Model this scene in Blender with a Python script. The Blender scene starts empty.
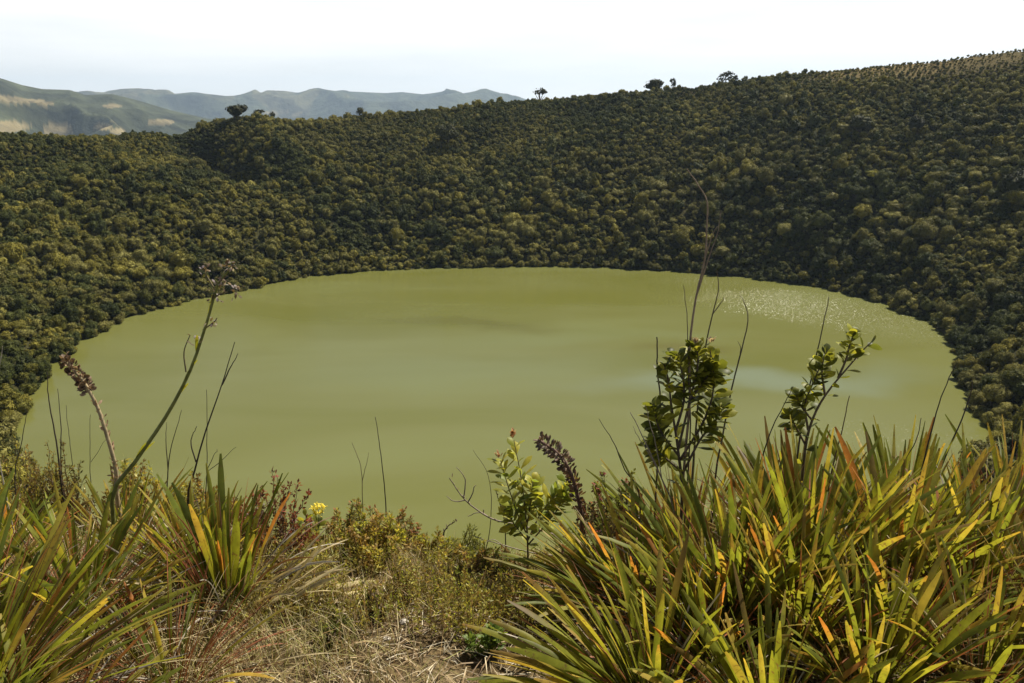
import bpy, math, random
import numpy as np
from mathutils import Vector

R = math.radians
rng = np.random.default_rng(7)
random.seed(7)
scene = bpy.context.scene
COL = scene.collection

# ------------------------------------------------------------------ camera
W, H = 1024, 683
FPX = 28.0 / 36.0 * W
PITCH = R(16.5)
EYE = np.array([0.0, 0.0, 71.6])
cam_d = bpy.data.cameras.new('camera')
cam_d.lens = 28.0
cam_d.sensor_width = 36.0
cam_d.clip_start = 0.05
cam_d.clip_end = 60000.0
cam = bpy.data.objects.new('camera', cam_d)
COL.objects.link(cam)
cam.location = EYE
cam.rotation_euler = (math.pi / 2 - PITCH, 0, 0)
scene.camera = cam

# ------------------------------------------------------------------ light
SUN_AZ = R(49)      # to the right of the view direction
SUN_EL = R(55)
w = bpy.data.worlds.new('World')
scene.world = w
w.use_nodes = True
wn, wl = w.node_tree.nodes, w.node_tree.links
wn.clear()
sky = wn.new('ShaderNodeTexSky')
sky.sky_type = 'NISHITA'
sky.sun_disc = False
sky.sun_elevation = SUN_EL
sky.sun_rotation = SUN_AZ
sky.altitude = 3000
sky.air_density = 1.0
sky.dust_density = 3.0
# thin high veil of cloud, by direction in the sky
tc = wn.new('ShaderNodeTexCoord')
mp = wn.new('ShaderNodeMapping')
mp.inputs['Scale'].default_value = (1.6, 1.6, 16.0)
mp.inputs['Rotation'].default_value = (0.05, 0.03, 0.4)
nz = wn.new('ShaderNodeTexNoise')
nz.inputs['Scale'].default_value = 1.6
nz.inputs['Detail'].default_value = 6.0
nz.inputs['Roughness'].default_value = 0.55
rp = wn.new('ShaderNodeMapRange')
rp.inputs[1].default_value = 0.25
rp.inputs[2].default_value = 0.72
rp.inputs[3].default_value = 0.72
rp.inputs[4].default_value = 1.0
mx = wn.new('ShaderNodeMix')
mx.data_type = 'RGBA'
mx.inputs[7].default_value = (15.2, 15.2, 14.9, 1)
bg = wn.new('ShaderNodeBackground')
bg.inputs['Strength'].default_value = 0.05
out = wn.new('ShaderNodeOutputWorld')
wl.new(tc.outputs['Generated'], mp.inputs['Vector'])
wl.new(mp.outputs['Vector'], nz.inputs['Vector'])
wl.new(nz.outputs['Fac'], rp.inputs[0])
sx = wn.new('ShaderNodeSeparateXYZ')
wl.new(tc.outputs['Generated'], sx.inputs[0])
lowm = wn.new('ShaderNodeMapRange')
lowm.inputs[1].default_value = 0.13
lowm.inputs[2].default_value = 0.26
lowm.inputs[3].default_value = 1.0
lowm.inputs[4].default_value = 0.06
wl.new(sx.outputs['Z'], lowm.inputs[0])
vm = wn.new('ShaderNodeMath'); vm.operation = 'MULTIPLY'
wl.new(rp.outputs[0], vm.inputs[0]); wl.new(lowm.outputs[0], vm.inputs[1])
wl.new(vm.outputs[0], mx.inputs[0])
wl.new(sky.outputs['Color'], mx.inputs[6])
wl.new(mx.outputs[2], bg.inputs['Color'])
wl.new(bg.outputs[0], out.inputs['Surface'])

sun_d = bpy.data.lights.new('sun', 'SUN')
sun_d.energy = 5.0
sun_d.angle = R(0.5)
sun_d.color = (1.0, 0.93, 0.80)
sun = bpy.data.objects.new('sun', sun_d)
COL.objects.link(sun)
SUNDIR = Vector((math.sin(SUN_AZ) * math.cos(SUN_EL), math.cos(SUN_AZ) * math.cos(SUN_EL), math.sin(SUN_EL)))
sun.rotation_euler = (-SUNDIR).to_track_quat('-Z', 'Y').to_euler()
sun.location = (60, 60, 200)

vs = scene.view_settings
vs.view_transform = 'Standard'
try:
    vs.look = 'None'
except Exception:
    pass
vs.exposure = 0.75
vs.gamma = 1.0
scene.cycles.max_bounces = 6
scene.cycles.transparent_max_bounces = 8
scene.cycles.volume_bounces = 0

# ------------------------------------------------------------------ helpers
def ray(px, py):
    v = np.array([(px - W / 2) / FPX, 1.0, -(py - H / 2) / FPX])
    c, s = math.cos(PITCH), math.sin(PITCH)
    return np.array([v[0], v[1] * c + v[2] * s, -v[1] * s + v[2] * c])

def at(px, py, Y):
    """the point seen at a pixel whose distance north of the viewer is Y metres"""
    d = ray(px, py)
    return EYE + d * (Y / d[1])

def project(P):
    P = np.atleast_2d(P) - EYE
    c, s = math.cos(PITCH), math.sin(PITCH)
    fwd = P[:, 1] * c - P[:, 2] * s
    up = P[:, 1] * s + P[:, 2] * c
    f = np.where(np.abs(fwd) < 1e-6, 1e-6, fwd)
    return W / 2 + FPX * P[:, 0] / f, H / 2 - FPX * up / f, fwd

def smooth(a, b, x):
    t = np.clip((x - a) / (b - a), 0, 1)
    return t * t * (3 - 2 * t)

def lattice_noise(x, y, scale, seed):
    """smooth value noise on the plane, about -1..1"""
    x = np.asarray(x, float) / scale
    y = np.asarray(y, float) / scale
    xi, yi = np.floor(x).astype(np.int64), np.floor(y).astype(np.int64)
    fx, fy = x - xi, y - yi
    fx = fx * fx * (3 - 2 * fx)
    fy = fy * fy * (3 - 2 * fy)
    def h(a, b):
        n = (a * 374761393 + b * 668265263 + seed * 1442695041) & 0xffffffff
        n = ((n ^ (n >> 13)) * 1274126177) & 0xffffffff
        return ((n ^ (n >> 16)) & 0xffff) / 32767.5 - 1.0
    return (h(xi, yi) * (1 - fx) + h(xi + 1, yi) * fx) * (1 - fy) + (h(xi, yi + 1) * (1 - fx) + h(xi + 1, yi + 1) * fx) * fy

def fbm(x, y, scale, seed, octs=4):
    s, a = 0, 1.0
    for k in range(octs):
        s = s + a * lattice_noise(x, y, scale / 2 ** k, seed + k * 17)
        a *= 0.5
    return s

class MB:
    """collects quads (and their colours) for ONE mesh"""
    def __init__(self):
        self.v, self.q, self.c, self.n = [], [], [], 0
    def add(self, V, Q, C=None):
        V = np.asarray(V, float).reshape(-1, 3)
        Q = np.asarray(Q, np.int64).reshape(-1, 4)
        self.v.append(V)
        self.q.append(Q + self.n)
        if C is None:
            C = (0.5, 0.5, 0.5)
        C = np.asarray(C, float)
        if C.ndim == 1:
            C = np.tile(C, (len(V), 1))
        self.c.append(C)
        self.n += len(V)
    def build(self, name, mat, parent=None, smoothed=True, origin=None):
        V = np.concatenate(self.v)
        if origin is not None:
            V = V - np.asarray(origin)
        o = mesh_object(name, V, np.concatenate(self.q), mat, np.concatenate(self.c), smoothed)
        if parent is not None:
            o.parent = parent
        return o

def mesh_data(name, V, Q, mat, C=None, smoothed=True):
    me = bpy.data.meshes.new(name)
    n, m = len(V), len(Q)
    me.vertices.add(n)
    me.vertices.foreach_set('co', np.ascontiguousarray(V, np.float32).ravel())
    k = Q.shape[1]
    me.loops.add(m * k)
    me.loops.foreach_set('vertex_index', np.ascontiguousarray(Q, np.int32).ravel())
    me.polygons.add(m)
    me.polygons.foreach_set('loop_start', np.arange(0, m * k, k, dtype=np.int32))
    me.polygons.foreach_set('loop_total', np.full(m, k, np.int32))
    me.polygons.foreach_set('use_smooth', np.full(m, smoothed, bool))
    me.update(calc_edges=True)
    if C is not None:
        at_ = me.attributes.new('col', 'FLOAT_COLOR', 'POINT')
        C4 = np.concatenate([C, np.ones((len(C), 1))], 1)
        at_.data.foreach_set('color', np.ascontiguousarray(C4, np.float32).ravel())
    me.materials.append(mat)
    return me

def mesh_object(name, V, Q, mat, C=None, smoothed=True):
    o = bpy.data.objects.new(name, mesh_data(name, V, Q, mat, C, smoothed))
    COL.objects.link(o)
    return o

def thing(name, label, cat, loc=(0, 0, 0), group=None):
    o = bpy.data.objects.new(name, None)
    COL.objects.link(o)
    o.location = loc
    o.empty_display_size = 0.2
    o['label'] = label
    o['category'] = cat
    if group:
        o['group'] = group
    return o

def grid_quads(nu, nv, wrap=False):
    i, j = np.meshgrid(np.arange(nu - 1), np.arange(nv - (0 if wrap else 1)), indexing='ij')
    j2 = (j + 1) % nv
    return np.stack([i * nv + j, i * nv + j2, (i + 1) * nv + j2, (i + 1) * nv + j], -1).reshape(-1, 4)

# ------------------------------------------------------------------ materials
def new_mat(name):
    m = bpy.data.materials.new(name)
    m.use_nodes = True
    m.node_tree.nodes.clear()
    return m, m.node_tree.nodes, m.node_tree.links

def ramp(nodes, stops):
    r = nodes.new('ShaderNodeValToRGB')
    e = r.color_ramp.elements
    while len(e) < len(stops):
        e.new(0.5)
    for k, (p, c) in enumerate(stops):
        e[k].position = p
        e[k].color = (*c, 1)
    return r

def crown_mat(name, stops, trans=0.3, bark=None):
    """leaves of trees and shrubs seen from afar: colour differs from tree to tree, from patch to patch, and from leaf to leaf"""
    m, n, l = new_mat(name)
    oi = n.new('ShaderNodeObjectInfo')
    geo = n.new('ShaderNodeNewGeometry')
    r = ramp(n, stops)
    pn = n.new('ShaderNodeTexNoise')
    pn.inputs['Scale'].default_value = 0.028
    pn.inputs['Detail'].default_value = 3
    l.new(geo.outputs['Position'], pn.inputs['Vector'])
    a = n.new('ShaderNodeMath'); a.operation = 'MULTIPLY_ADD'
    a.inputs[1].default_value = 2.3
    a.inputs[2].default_value = -1.05
    l.new(pn.outputs['Fac'], a.inputs[0])
    b = n.new('ShaderNodeMath'); b.operation = 'MULTIPLY_ADD'
    b.inputs[1].default_value = 0.65
    l.new(oi.outputs['Random'], b.inputs[0])
    l.new(a.outputs[0], b.inputs[2])
    b2 = n.new('ShaderNodeMath'); b2.operation = 'ADD'; b2.inputs[1].default_value = 0.1; b2.use_clamp = True
    l.new(b.outputs[0], b2.inputs[0])
    l.new(b2.outputs[0], r.inputs[0])
    # leaf to leaf
    hs = n.new('ShaderNodeHueSaturation')
    mr = n.new('ShaderNodeMapRange')
    mr.inputs[3].default_value = 0.55; mr.inputs[4].default_value = 1.5
    l.new(geo.outputs['Random Per Island'], mr.inputs[0])
    l.new(mr.outputs[0], hs.inputs['Value'])
    l.new(r.outputs[0], hs.inputs['Color'])
    p = n.new('ShaderNodeBsdfPrincipled')
    p.inputs['Roughness'].default_value = 0.6
    p.inputs['Specular IOR Level'].default_value = 0.12
    l.new(hs.outputs[0], p.inputs['Base Color'])
    t = n.new('ShaderNodeBsdfTranslucent')
    l.new(hs.outputs[0], t.inputs['Color'])
    mixs = n.new('ShaderNodeMixShader')
    mixs.inputs[0].default_value = trans
    l.new(p.outputs[0], mixs.inputs[1])
    l.new(t.outputs[0], mixs.inputs[2])
    o = n.new('ShaderNodeOutputMaterial')
    l.new(mixs.outputs[0], o.inputs['Surface'])
    return m

def attr_mat(name, trans=0.35, rough=0.45, spec=0.4, nscale=30.0, namt=0.35, spots=False, bump=0.0):
    """plant matter whose own colour is carried by the mesh, with fine mottling"""
    m, n, l = new_mat(name)
    a = n.new('ShaderNodeAttribute'); a.attribute_name = 'col'
    geo = n.new('ShaderNodeNewGeometry')
    tcn = n.new('ShaderNodeTexCoord')
    nt = n.new('ShaderNodeTexNoise')
    nt.inputs['Scale'].default_value = nscale
    nt.inputs['Detail'].default_value = 4
    l.new(tcn.outputs['Object'], nt.inputs['Vector'])
    mr = n.new('ShaderNodeMapRange')
    mr.inputs[1].default_value = 0.25; mr.inputs[2].default_value = 0.75
    mr.inputs[3].default_value = 1 - namt; mr.inputs[4].default_value = 1 + namt
    l.new(nt.outputs['Fac'], mr.inputs[0])
    hs = n.new('ShaderNodeHueSaturation')
    l.new(a.outputs['Color'], hs.inputs['Color'])
    l.new(mr.outputs[0], hs.inputs['Value'])
    if spots:   # brown blotches of age
        sn = n.new('ShaderNodeTexNoise'); sn.inputs['Scale'].default_value = 75; sn.inputs['Detail'].default_value = 3
        l.new(tcn.outputs['Object'], sn.inputs['Vector'])
        sr = n.new('ShaderNodeMapRange'); sr.inputs[1].default_value = 0.60; sr.inputs[2].default_value = 0.68; sr.inputs[4].default_value = 0.75
        l.new(sn.outputs['Fac'], sr.inputs[0])
        sm_ = n.new('ShaderNodeMix'); sm_.data_type = 'RGBA'; sm_.inputs[7].default_value = (0.13, 0.075, 0.03, 1)
        l.new(sr.outputs[0], sm_.inputs[0]); l.new(a.outputs['Color'], sm_.inputs[6])
        l.new(sm_.outputs[2], hs.inputs['Color'])
    p = n.new('ShaderNodeBsdfPrincipled')
    p.inputs['Roughness'].default_value = rough
    p.inputs['Specular IOR Level'].default_value = spec
    l.new(hs.outputs[0], p.inputs['Base Color'])
    if bump:
        bp = n.new('ShaderNodeBump')
        bp.inputs['Strength'].default_value = bump
        bp.inputs['Distance'].default_value = 0.004
        l.new(nt.outputs['Fac'], bp.inputs['Height'])
        l.new(bp.outputs[0], p.inputs['Normal'])
    o = n.new('ShaderNodeOutputMaterial')
    if trans > 0:
        t = n.new('ShaderNodeBsdfTranslucent')
        tm = n.new('ShaderNodeMix'); tm.data_type = 'RGBA'; tm.blend_type = 'MULTIPLY'
        tm.inputs[0].default_value = 1.0
        tm.inputs[7].default_value = (1.75, 1.6, 0.9, 1)
        tm.clamp_result = True
        l.new(hs.outputs[0], tm.inputs[6])
        l.new(tm.outputs[2], t.inputs['Color'])
        ms = n.new('ShaderNodeMixShader')
        ms.inputs[0].default_value = trans
        l.new(p.outputs[0], ms.inputs[1])
        l.new(t.outputs[0], ms.inputs[2])
        l.new(ms.outputs[0], o.inputs['Surface'])
    else:
        l.new(p.outputs[0], o.inputs['Surface'])
    return m

M = {}
M['crown'] = crown_mat('tree_leaves', [(0.0, (0.054, 0.059, 0.012)), (0.35, (0.113, 0.110, 0.019)), (0.65, (0.175, 0.154, 0.026)), (0.9, (0.232, 0.203, 0.034)), (1.0, (0.294, 0.266, 0.068))])
M['deep_crown'] = crown_mat('deep_green_leaves', [(0.0, (0.038, 0.047, 0.012)), (0.5, (0.070, 0.079, 0.018)), (1.0, (0.107, 0.111, 0.025))])
M['pale_crown'] = crown_mat('grey_green_leaves', [(0.0, (0.115, 0.108, 0.028)), (0.5, (0.170, 0.155, 0.040)), (1.0, (0.235, 0.215, 0.058))])
M['dark_crown'] = crown_mat('dark_tree_leaves', [(0.0, (0.026, 0.028, 0.008)), (1.0, (0.048, 0.050, 0.014))], 0.2)
M['yellow_crown'] = crown_mat('yellow_green_leaves', [(0.0, (0.21, 0.20, 0.025)), (1.0, (0.26, 0.24, 0.03))], 0.35)
M['bark'] = attr_mat('bark', 0.0, 0.85, 0.2, 12, 0.4)
M['leaf'] = attr_mat('strap_leaves', 0.48, 0.52, 0.28, 26, 0.3, spots=True)
M['dead'] = attr_mat('dead_leaves', 0.15, 0.6, 0.35, 22, 0.4)
M['small_leaf'] = attr_mat('shrub_leaves', 0.45, 0.48, 0.28, 40, 0.3)
M['stem'] = attr_mat('stems', 0.0, 0.7, 0.3, 60, 0.35, bump=0.4)
M['flower'] = attr_mat('petals', 0.4, 0.6, 0.2, 60, 0.15)
M['stone'] = attr_mat('stones', 0.0, 0.85, 0.2, 30, 0.35, bump=0.6)

# water: opaque green lake, small ripples that are rougher in some wind lanes than in others
m, n, l = new_mat('lake_water')
geo = n.new('ShaderNodeNewGeometry')
p = n.new('ShaderNodeBsdfPrincipled')
p.inputs['IOR'].default_value = 1.333
p.inputs['Roughness'].default_value = 0.22
def wnoise(scale, detail, stretch, rot=0.35, rough=0.5, dist=0.0):
    mpn = n.new('ShaderNodeMapping')
    mpn.inputs['Scale'].default_value = stretch
    mpn.inputs['Rotation'].default_value = (0, 0, rot)
    l.new(geo.outputs['Position'], mpn.inputs['Vector'])
    t = n.new('ShaderNodeTexNoise')
    t.inputs['Scale'].default_value = scale
    t.inputs['Detail'].default_value = detail
    t.inputs['Roughness'].default_value = rough
    t.inputs['Distortion'].default_value = dist
    l.new(mpn.outputs[0], t.inputs['Vector'])
    return t
def vmath(op, *ins):
    v_ = n.new('ShaderNodeVectorMath'); v_.operation = op
    for k_, i_ in enumerate(ins):
        if isinstance(i_, tuple): v_.inputs[k_].default_value = i_
        else: l.new(i_, v_.inputs[k_])
    return v_
def fmath(op, *ins, clamp=False):
    v_ = n.new('ShaderNodeMath'); v_.operation = op; v_.use_clamp = clamp
    for k_, i_ in enumerate(ins):
        if isinstance(i_, (int, float)): v_.inputs[k_].default_value = i_
        else: l.new(i_, v_.inputs[k_])
    return v_.outputs[0]
# water colour, with pale sheen and dark wind-lane reflections painted in as soft drifts
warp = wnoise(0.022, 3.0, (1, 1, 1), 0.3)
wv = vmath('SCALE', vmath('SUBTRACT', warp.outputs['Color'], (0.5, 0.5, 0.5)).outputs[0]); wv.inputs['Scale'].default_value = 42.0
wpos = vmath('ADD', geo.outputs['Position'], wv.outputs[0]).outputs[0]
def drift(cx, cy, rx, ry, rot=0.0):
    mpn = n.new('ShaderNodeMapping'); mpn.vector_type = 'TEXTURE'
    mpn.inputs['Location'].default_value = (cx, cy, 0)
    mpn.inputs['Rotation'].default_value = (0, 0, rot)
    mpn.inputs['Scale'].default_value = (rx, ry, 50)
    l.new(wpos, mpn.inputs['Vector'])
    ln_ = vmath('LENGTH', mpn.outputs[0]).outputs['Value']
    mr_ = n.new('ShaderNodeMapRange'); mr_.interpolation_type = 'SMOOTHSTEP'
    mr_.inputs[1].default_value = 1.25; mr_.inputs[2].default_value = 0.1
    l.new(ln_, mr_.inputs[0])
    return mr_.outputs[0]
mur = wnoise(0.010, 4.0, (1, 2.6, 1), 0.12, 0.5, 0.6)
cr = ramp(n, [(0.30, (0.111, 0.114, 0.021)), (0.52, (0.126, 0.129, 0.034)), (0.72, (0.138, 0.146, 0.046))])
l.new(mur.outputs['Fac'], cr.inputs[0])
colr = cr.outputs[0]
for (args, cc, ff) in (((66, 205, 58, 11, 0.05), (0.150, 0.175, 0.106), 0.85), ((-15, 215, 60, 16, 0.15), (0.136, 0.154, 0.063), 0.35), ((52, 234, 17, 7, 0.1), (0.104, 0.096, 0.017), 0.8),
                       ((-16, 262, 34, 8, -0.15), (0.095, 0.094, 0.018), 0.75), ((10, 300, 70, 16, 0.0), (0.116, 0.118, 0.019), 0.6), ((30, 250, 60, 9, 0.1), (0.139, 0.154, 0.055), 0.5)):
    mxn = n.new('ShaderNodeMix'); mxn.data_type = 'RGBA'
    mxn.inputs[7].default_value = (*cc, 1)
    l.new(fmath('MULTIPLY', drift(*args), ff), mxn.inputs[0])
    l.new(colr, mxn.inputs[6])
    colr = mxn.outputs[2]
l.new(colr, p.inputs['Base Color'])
# where the breeze ruffles the water: along the far right shore and in the near right corner
breeze = fmath('ADD', drift(114, 280, 80, 36, -0.85), fmath('ADD', fmath('MULTIPLY', drift(92, 166, 42, 18, 0.0), 0.45), fmath('MULTIPLY', drift(40, 335, 70, 14, 0.0), 0.4)), clamp=True)
rip1 = wnoise(1.9, 2.0, (1, 1.6, 1), 0.2)
rip2 = wnoise(5.0, 2.0, (1, 1.2, 1), -0.3)
v1 = vmath('SUBTRACT', rip1.outputs['Color'], (0.5, 0.5, 0.5)).outputs[0]
v2 = vmath('SUBTRACT', rip2.outputs['Color'], (0.5, 0.5, 0.5)).outputs[0]
calm = vmath('SCALE', v2); calm.inputs['Scale'].default_value = 0.05
# wavelets run before the breeze (towards the viewer): rare steep faces where the water is ruffled, the rest nearly flat
sx_ = n.new('ShaderNodeSeparateXYZ'); l.new(v1, sx_.inputs[0])
face = fmath('MULTIPLY', fmath('MAXIMUM', fmath('SUBTRACT', sx_.outputs[0], 0.08), 0.0), fmath('MULTIPLY', breeze, 7.0))
perp = fmath('MULTIPLY', sx_.outputs[1], fmath('MULTIPLY', breeze, 0.8))
cm_ = n.new('ShaderNodeCombineXYZ')
l.new(fmath('ADD', fmath('MULTIPLY', face, 0.30), perp), cm_.inputs[0])
l.new(fmath('MULTIPLY', face, -0.95), cm_.inputs[1])
steep = cm_
nsum = vmath('MULTIPLY', vmath('ADD', calm.outputs[0], steep.outputs[0]).outputs[0], (1, 1, 0)).outputs[0]
nv_ = vmath('NORMALIZE', vmath('ADD', nsum, (0, 0, 1)).outputs[0]).outputs[0]
l.new(nv_, p.inputs['Normal'])
o = n.new('ShaderNodeOutputMaterial')
l.new(p.outputs[0], o.inputs['Surface'])
M['water'] = m

# undergrowth on the crater slopes and the country beyond
m, n, l = new_mat('undergrowth')
geo = n.new('ShaderNodeNewGeometry')
p = n.new('ShaderNodeBsdfPrincipled'); p.inputs['Roughness'].default_value = 0.9
p.inputs['Specular IOR Level'].default_value = 0.1
t1 = n.new('ShaderNodeTexNoise'); t1.inputs['Scale'].default_value = 0.05; t1.inputs['Detail'].default_value = 6
t2 = n.new('ShaderNodeTexNoise'); t2.inputs['Scale'].default_value = 1.3; t2.inputs['Detail'].default_value = 5
l.new(geo.outputs['Position'], t1.inputs['Vector']); l.new(geo.outputs['Position'], t2.inputs['Vector'])
r1 = ramp(n, [(0.3, (0.022, 0.023, 0.008)), (0.6, (0.045, 0.041, 0.013)), (0.8, (0.090, 0.072, 0.025))])
l.new(t1.outputs['Fac'], r1.inputs[0])
h1 = n.new('ShaderNodeHueSaturation')
q1 = n.new('ShaderNodeMapRange'); q1.inputs[1].default_value = 0.3; q1.inputs[2].default_value = 0.7; q1.inputs[3].default_value = 0.5; q1.inputs[4].default_value = 1.5
l.new(t2.outputs['Fac'], q1.inputs[0]); oa = n.new('ShaderNodeAttribute'); oa.attribute_name = 'col'
om = n.new('ShaderNodeMix'); om.data_type = 'RGBA'
om.inputs[7].default_value = (0.17, 0.125, 0.045, 1)
l.new(oa.outputs['Fac'], om.inputs[0]); l.new(r1.outputs[0], om.inputs[6])
l.new(q1.outputs[0], h1.inputs['Value']); l.new(om.outputs[2], h1.inputs['Color'])
l.new(h1.outputs[0], p.inputs['Base Color'])
bp = n.new('ShaderNodeBump'); bp.inputs['Strength'].default_value = 0.8; bp.inputs['Distance'].default_value = 0.6
l.new(t2.outputs['Fac'], bp.inputs['Height']); l.new(bp.outputs[0], p.inputs['Normal'])
o = n.new('ShaderNodeOutputMaterial'); l.new(p.outputs[0], o.inputs['Surface'])
M['undergrowth'] = m

# far hills: forest with tan pasture
m, n, l = new_mat('far_hills')
geo = n.new('ShaderNodeNewGeometry')
a = n.new('ShaderNodeAttribute'); a.attribute_name = 'col'
p = n.new('ShaderNodeBsdfPrincipled'); p.inputs['Roughness'].default_value = 0.95
p.inputs['Specular IOR Level'].default_value = 0.05
t2 = n.new('ShaderNodeTexNoise'); t2.inputs['Scale'].default_value = 0.012; t2.inputs['Detail'].default_value = 8
l.new(geo.outputs['Position'], t2.inputs['Vector'])
h1 = n.new('ShaderNodeHueSaturation')
q1 = n.new('ShaderNodeMapRange'); q1.inputs[1].default_value = 0.3; q1.inputs[2].default_value = 0.7; q1.inputs[3].default_value = 0.55; q1.inputs[4].default_value = 1.45
l.new(t2.outputs['Fac'], q1.inputs[0]); l.new(q1.outputs[0], h1.inputs['Value']); l.new(a.outputs['Color'], h1.inputs['Color'])
l.new(h1.outputs[0], p.inputs['Base Color'])
bp = n.new('ShaderNodeBump'); bp.inputs['Strength'].default_value = 1.0; bp.inputs['Distance'].default_value = 26
l.new(t2.outputs['Fac'], bp.inputs['Height']); l.new(bp.outputs[0], p.inputs['Normal'])
o = n.new('ShaderNodeOutputMaterial'); l.new(p.outputs[0], o.inputs['Surface'])
M['far'] = m

# dry soil of the rim under the plants
m, n, l = new_mat('dry_soil')
geo = n.new('ShaderNodeNewGeometry')
p = n.new('ShaderNodeBsdfPrincipled'); p.inputs['Roughness'].default_value = 0.95
p.inputs['Specular IOR Level'].default_value = 0.1
t1 = n.new('ShaderNodeTexNoise'); t1.inputs['Scale'].default_value = 3.0; t1.inputs['Detail'].default_value = 8; t1.inputs['Roughness'].default_value = 0.65
t2 = n.new('ShaderNodeTexNoise'); t2.inputs['Scale'].default_value = 55; t2.inputs['Detail'].default_value = 5
l.new(geo.outputs['Position'], t1.inputs['Vector']); l.new(geo.outputs['Position'], t2.inputs['Vector'])
r1 = ramp(n, [(0.3, (0.050, 0.034, 0.016)), (0.5, (0.115, 0.080, 0.038)), (0.7, (0.21, 0.16, 0.085))])
l.new(t1.outputs['Fac'], r1.inputs[0])
h1 = n.new('ShaderNodeHueSaturation')
q1 = n.new('ShaderNodeMapRange'); q1.inputs[1].default_value = 0.3; q1.inputs[2].default_value = 0.7; q1.inputs[3].default_value = 0.5; q1.inputs[4].default_value = 1.5
l.new(t2.outputs['Fac'], q1.inputs[0]); l.new(q1.outputs[0], h1.inputs['Value']); l.new(r1.outputs[0], h1.inputs['Color'])
l.new(h1.outputs[0], p.inputs['Base Color'])
bp = n.new('ShaderNodeBump'); bp.inputs['Strength'].default_value = 0.9; bp.inputs['Distance'].default_value = 0.03
l.new(t2.outputs['Fac'], bp.inputs['Height']); l.new(bp.outputs[0], p.inputs['Normal'])
o = n.new('ShaderNodeOutputMaterial'); l.new(p.outputs[0], o.inputs['Surface'])
M['soil'] = m

# ------------------------------------------------------------------ terrain
LC = np.array([0.0, 232.0])           # centre of the crater lake
shore_px = [(14, 432), (34, 396), (52, 372), (80, 347), (122, 322), (165, 308), (215, 296), (262, 288), (284, 281), (340, 274),
            (400, 270), (480, 268), (560, 267), (640, 270), (700, 274), (760, 280), (820, 288), (860, 298), (900, 311),
            (935, 328), (952, 350), (958, 380), (968, 410), (978, 445)]
sp = []
for (x, y) in shore_px:
    d = ray(x, y)
    P = EYE + d * (EYE[2] / -d[2])
    sp.append((math.atan2(P[1] - LC[1], P[0] - LC[0]), math.hypot(P[0] - LC[0], P[1] - LC[1])))
near = [(R(-150), 131.0), (R(-120), 126.0), (R(-90), 122.0), (R(-60), 124.0), (R(-30), 128.0)]
alls = sorted([((a + math.pi) % (2 * math.pi) - math.pi, r) for a, r in sp + near])
SA = np.array([a for a, r in alls]); SR = np.array([r for a, r in alls])
SA = np.concatenate([SA - 2 * math.pi, SA, SA + 2 * math.pi]); SR = np.tile(SR, 3)
def Rs(phi):
    return np.interp(phi, SA, SR) + 1.2 + 0.9 * np.sin(phi * 31 + 1.0) + 0.7 * np.sin(phi * 53 + 2.0 * np.sin(phi * 9)) + 0.5 * np.sin(phi * 97)

def Rr(phi):
    near_w = smooth(0.05, -0.75, np.sin(phi))
    return 280 * (1 - near_w) + 231 * near_w + 12 * np.sin(3 * phi + 0.6) * (1 - near_w)

sky_x = np.array([-200, -100, 0, 50, 100, 130, 160, 200, 240, 280, 330, 370, 400, 450, 500, 550, 600, 660, 700, 760, 800, 850, 900, 950, 1024, 1120, 1250])
sky_y = np.array([132, 131, 131, 134, 138, 134, 127, 121, 118, 119, 119, 113, 111, 106, 101, 98, 94, 88, 84, 77, 73, 69, 64, 58, 50, 42, 36])
CANOPY = 2.4
PH = np.linspace(-math.pi, math.pi, 721)
hr = np.full_like(PH, 70.0)
for it in range(3):
    P = np.stack([LC[0] + Rr(PH) * np.cos(PH), LC[1] + Rr(PH) * np.sin(PH), hr], 1)
    px, py, fw = project(P)
    yy = np.interp(px, sky_x, sky_y)
    d = np.stack([(px - W / 2) / FPX, np.ones_like(px), -(yy - H / 2) / FPX], 1)
    c, s = math.cos(PITCH), math.sin(PITCH)
    dy = d[:, 1] * c + d[:, 2] * s
    dz = -d[:, 1] * s + d[:, 2] * c
    hz = EYE[2] + dz / dy * P[:, 1] - np.interp(px, [700, 900], [CANOPY, 0.3])
    vis = (fw > 60) & (px > -220) & (px < 1260)
    hr = np.where(vis, hz, np.where(PH > math.pi / 2, 60.0, np.where(PH < -math.pi / 2, 64.0, 100.0)))
    nw = smooth(-0.35, -0.85, np.sin(PH))
    hr = hr * (1 - nw) + 70.0 * nw
k = np.ones(9) / 9
hr = np.convolve(np.concatenate([hr[-10:], hr, hr[:10]]), k, 'same')[10:-10]

def local_rim(x, y):
    """the lip of the crater where the viewer stands"""
    t = np.clip((y - 1.7) / 2.1, 0, 1)
    f = 1.89 * (t ** 3 - t ** 4 / 2) + np.maximum(y - 3.8, 0) * 0.9
    side = 0.03 * np.abs(x)
    return 70.0 - f + side + 0.05 * fbm(x, y, 0.9, 3, 3)

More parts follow.
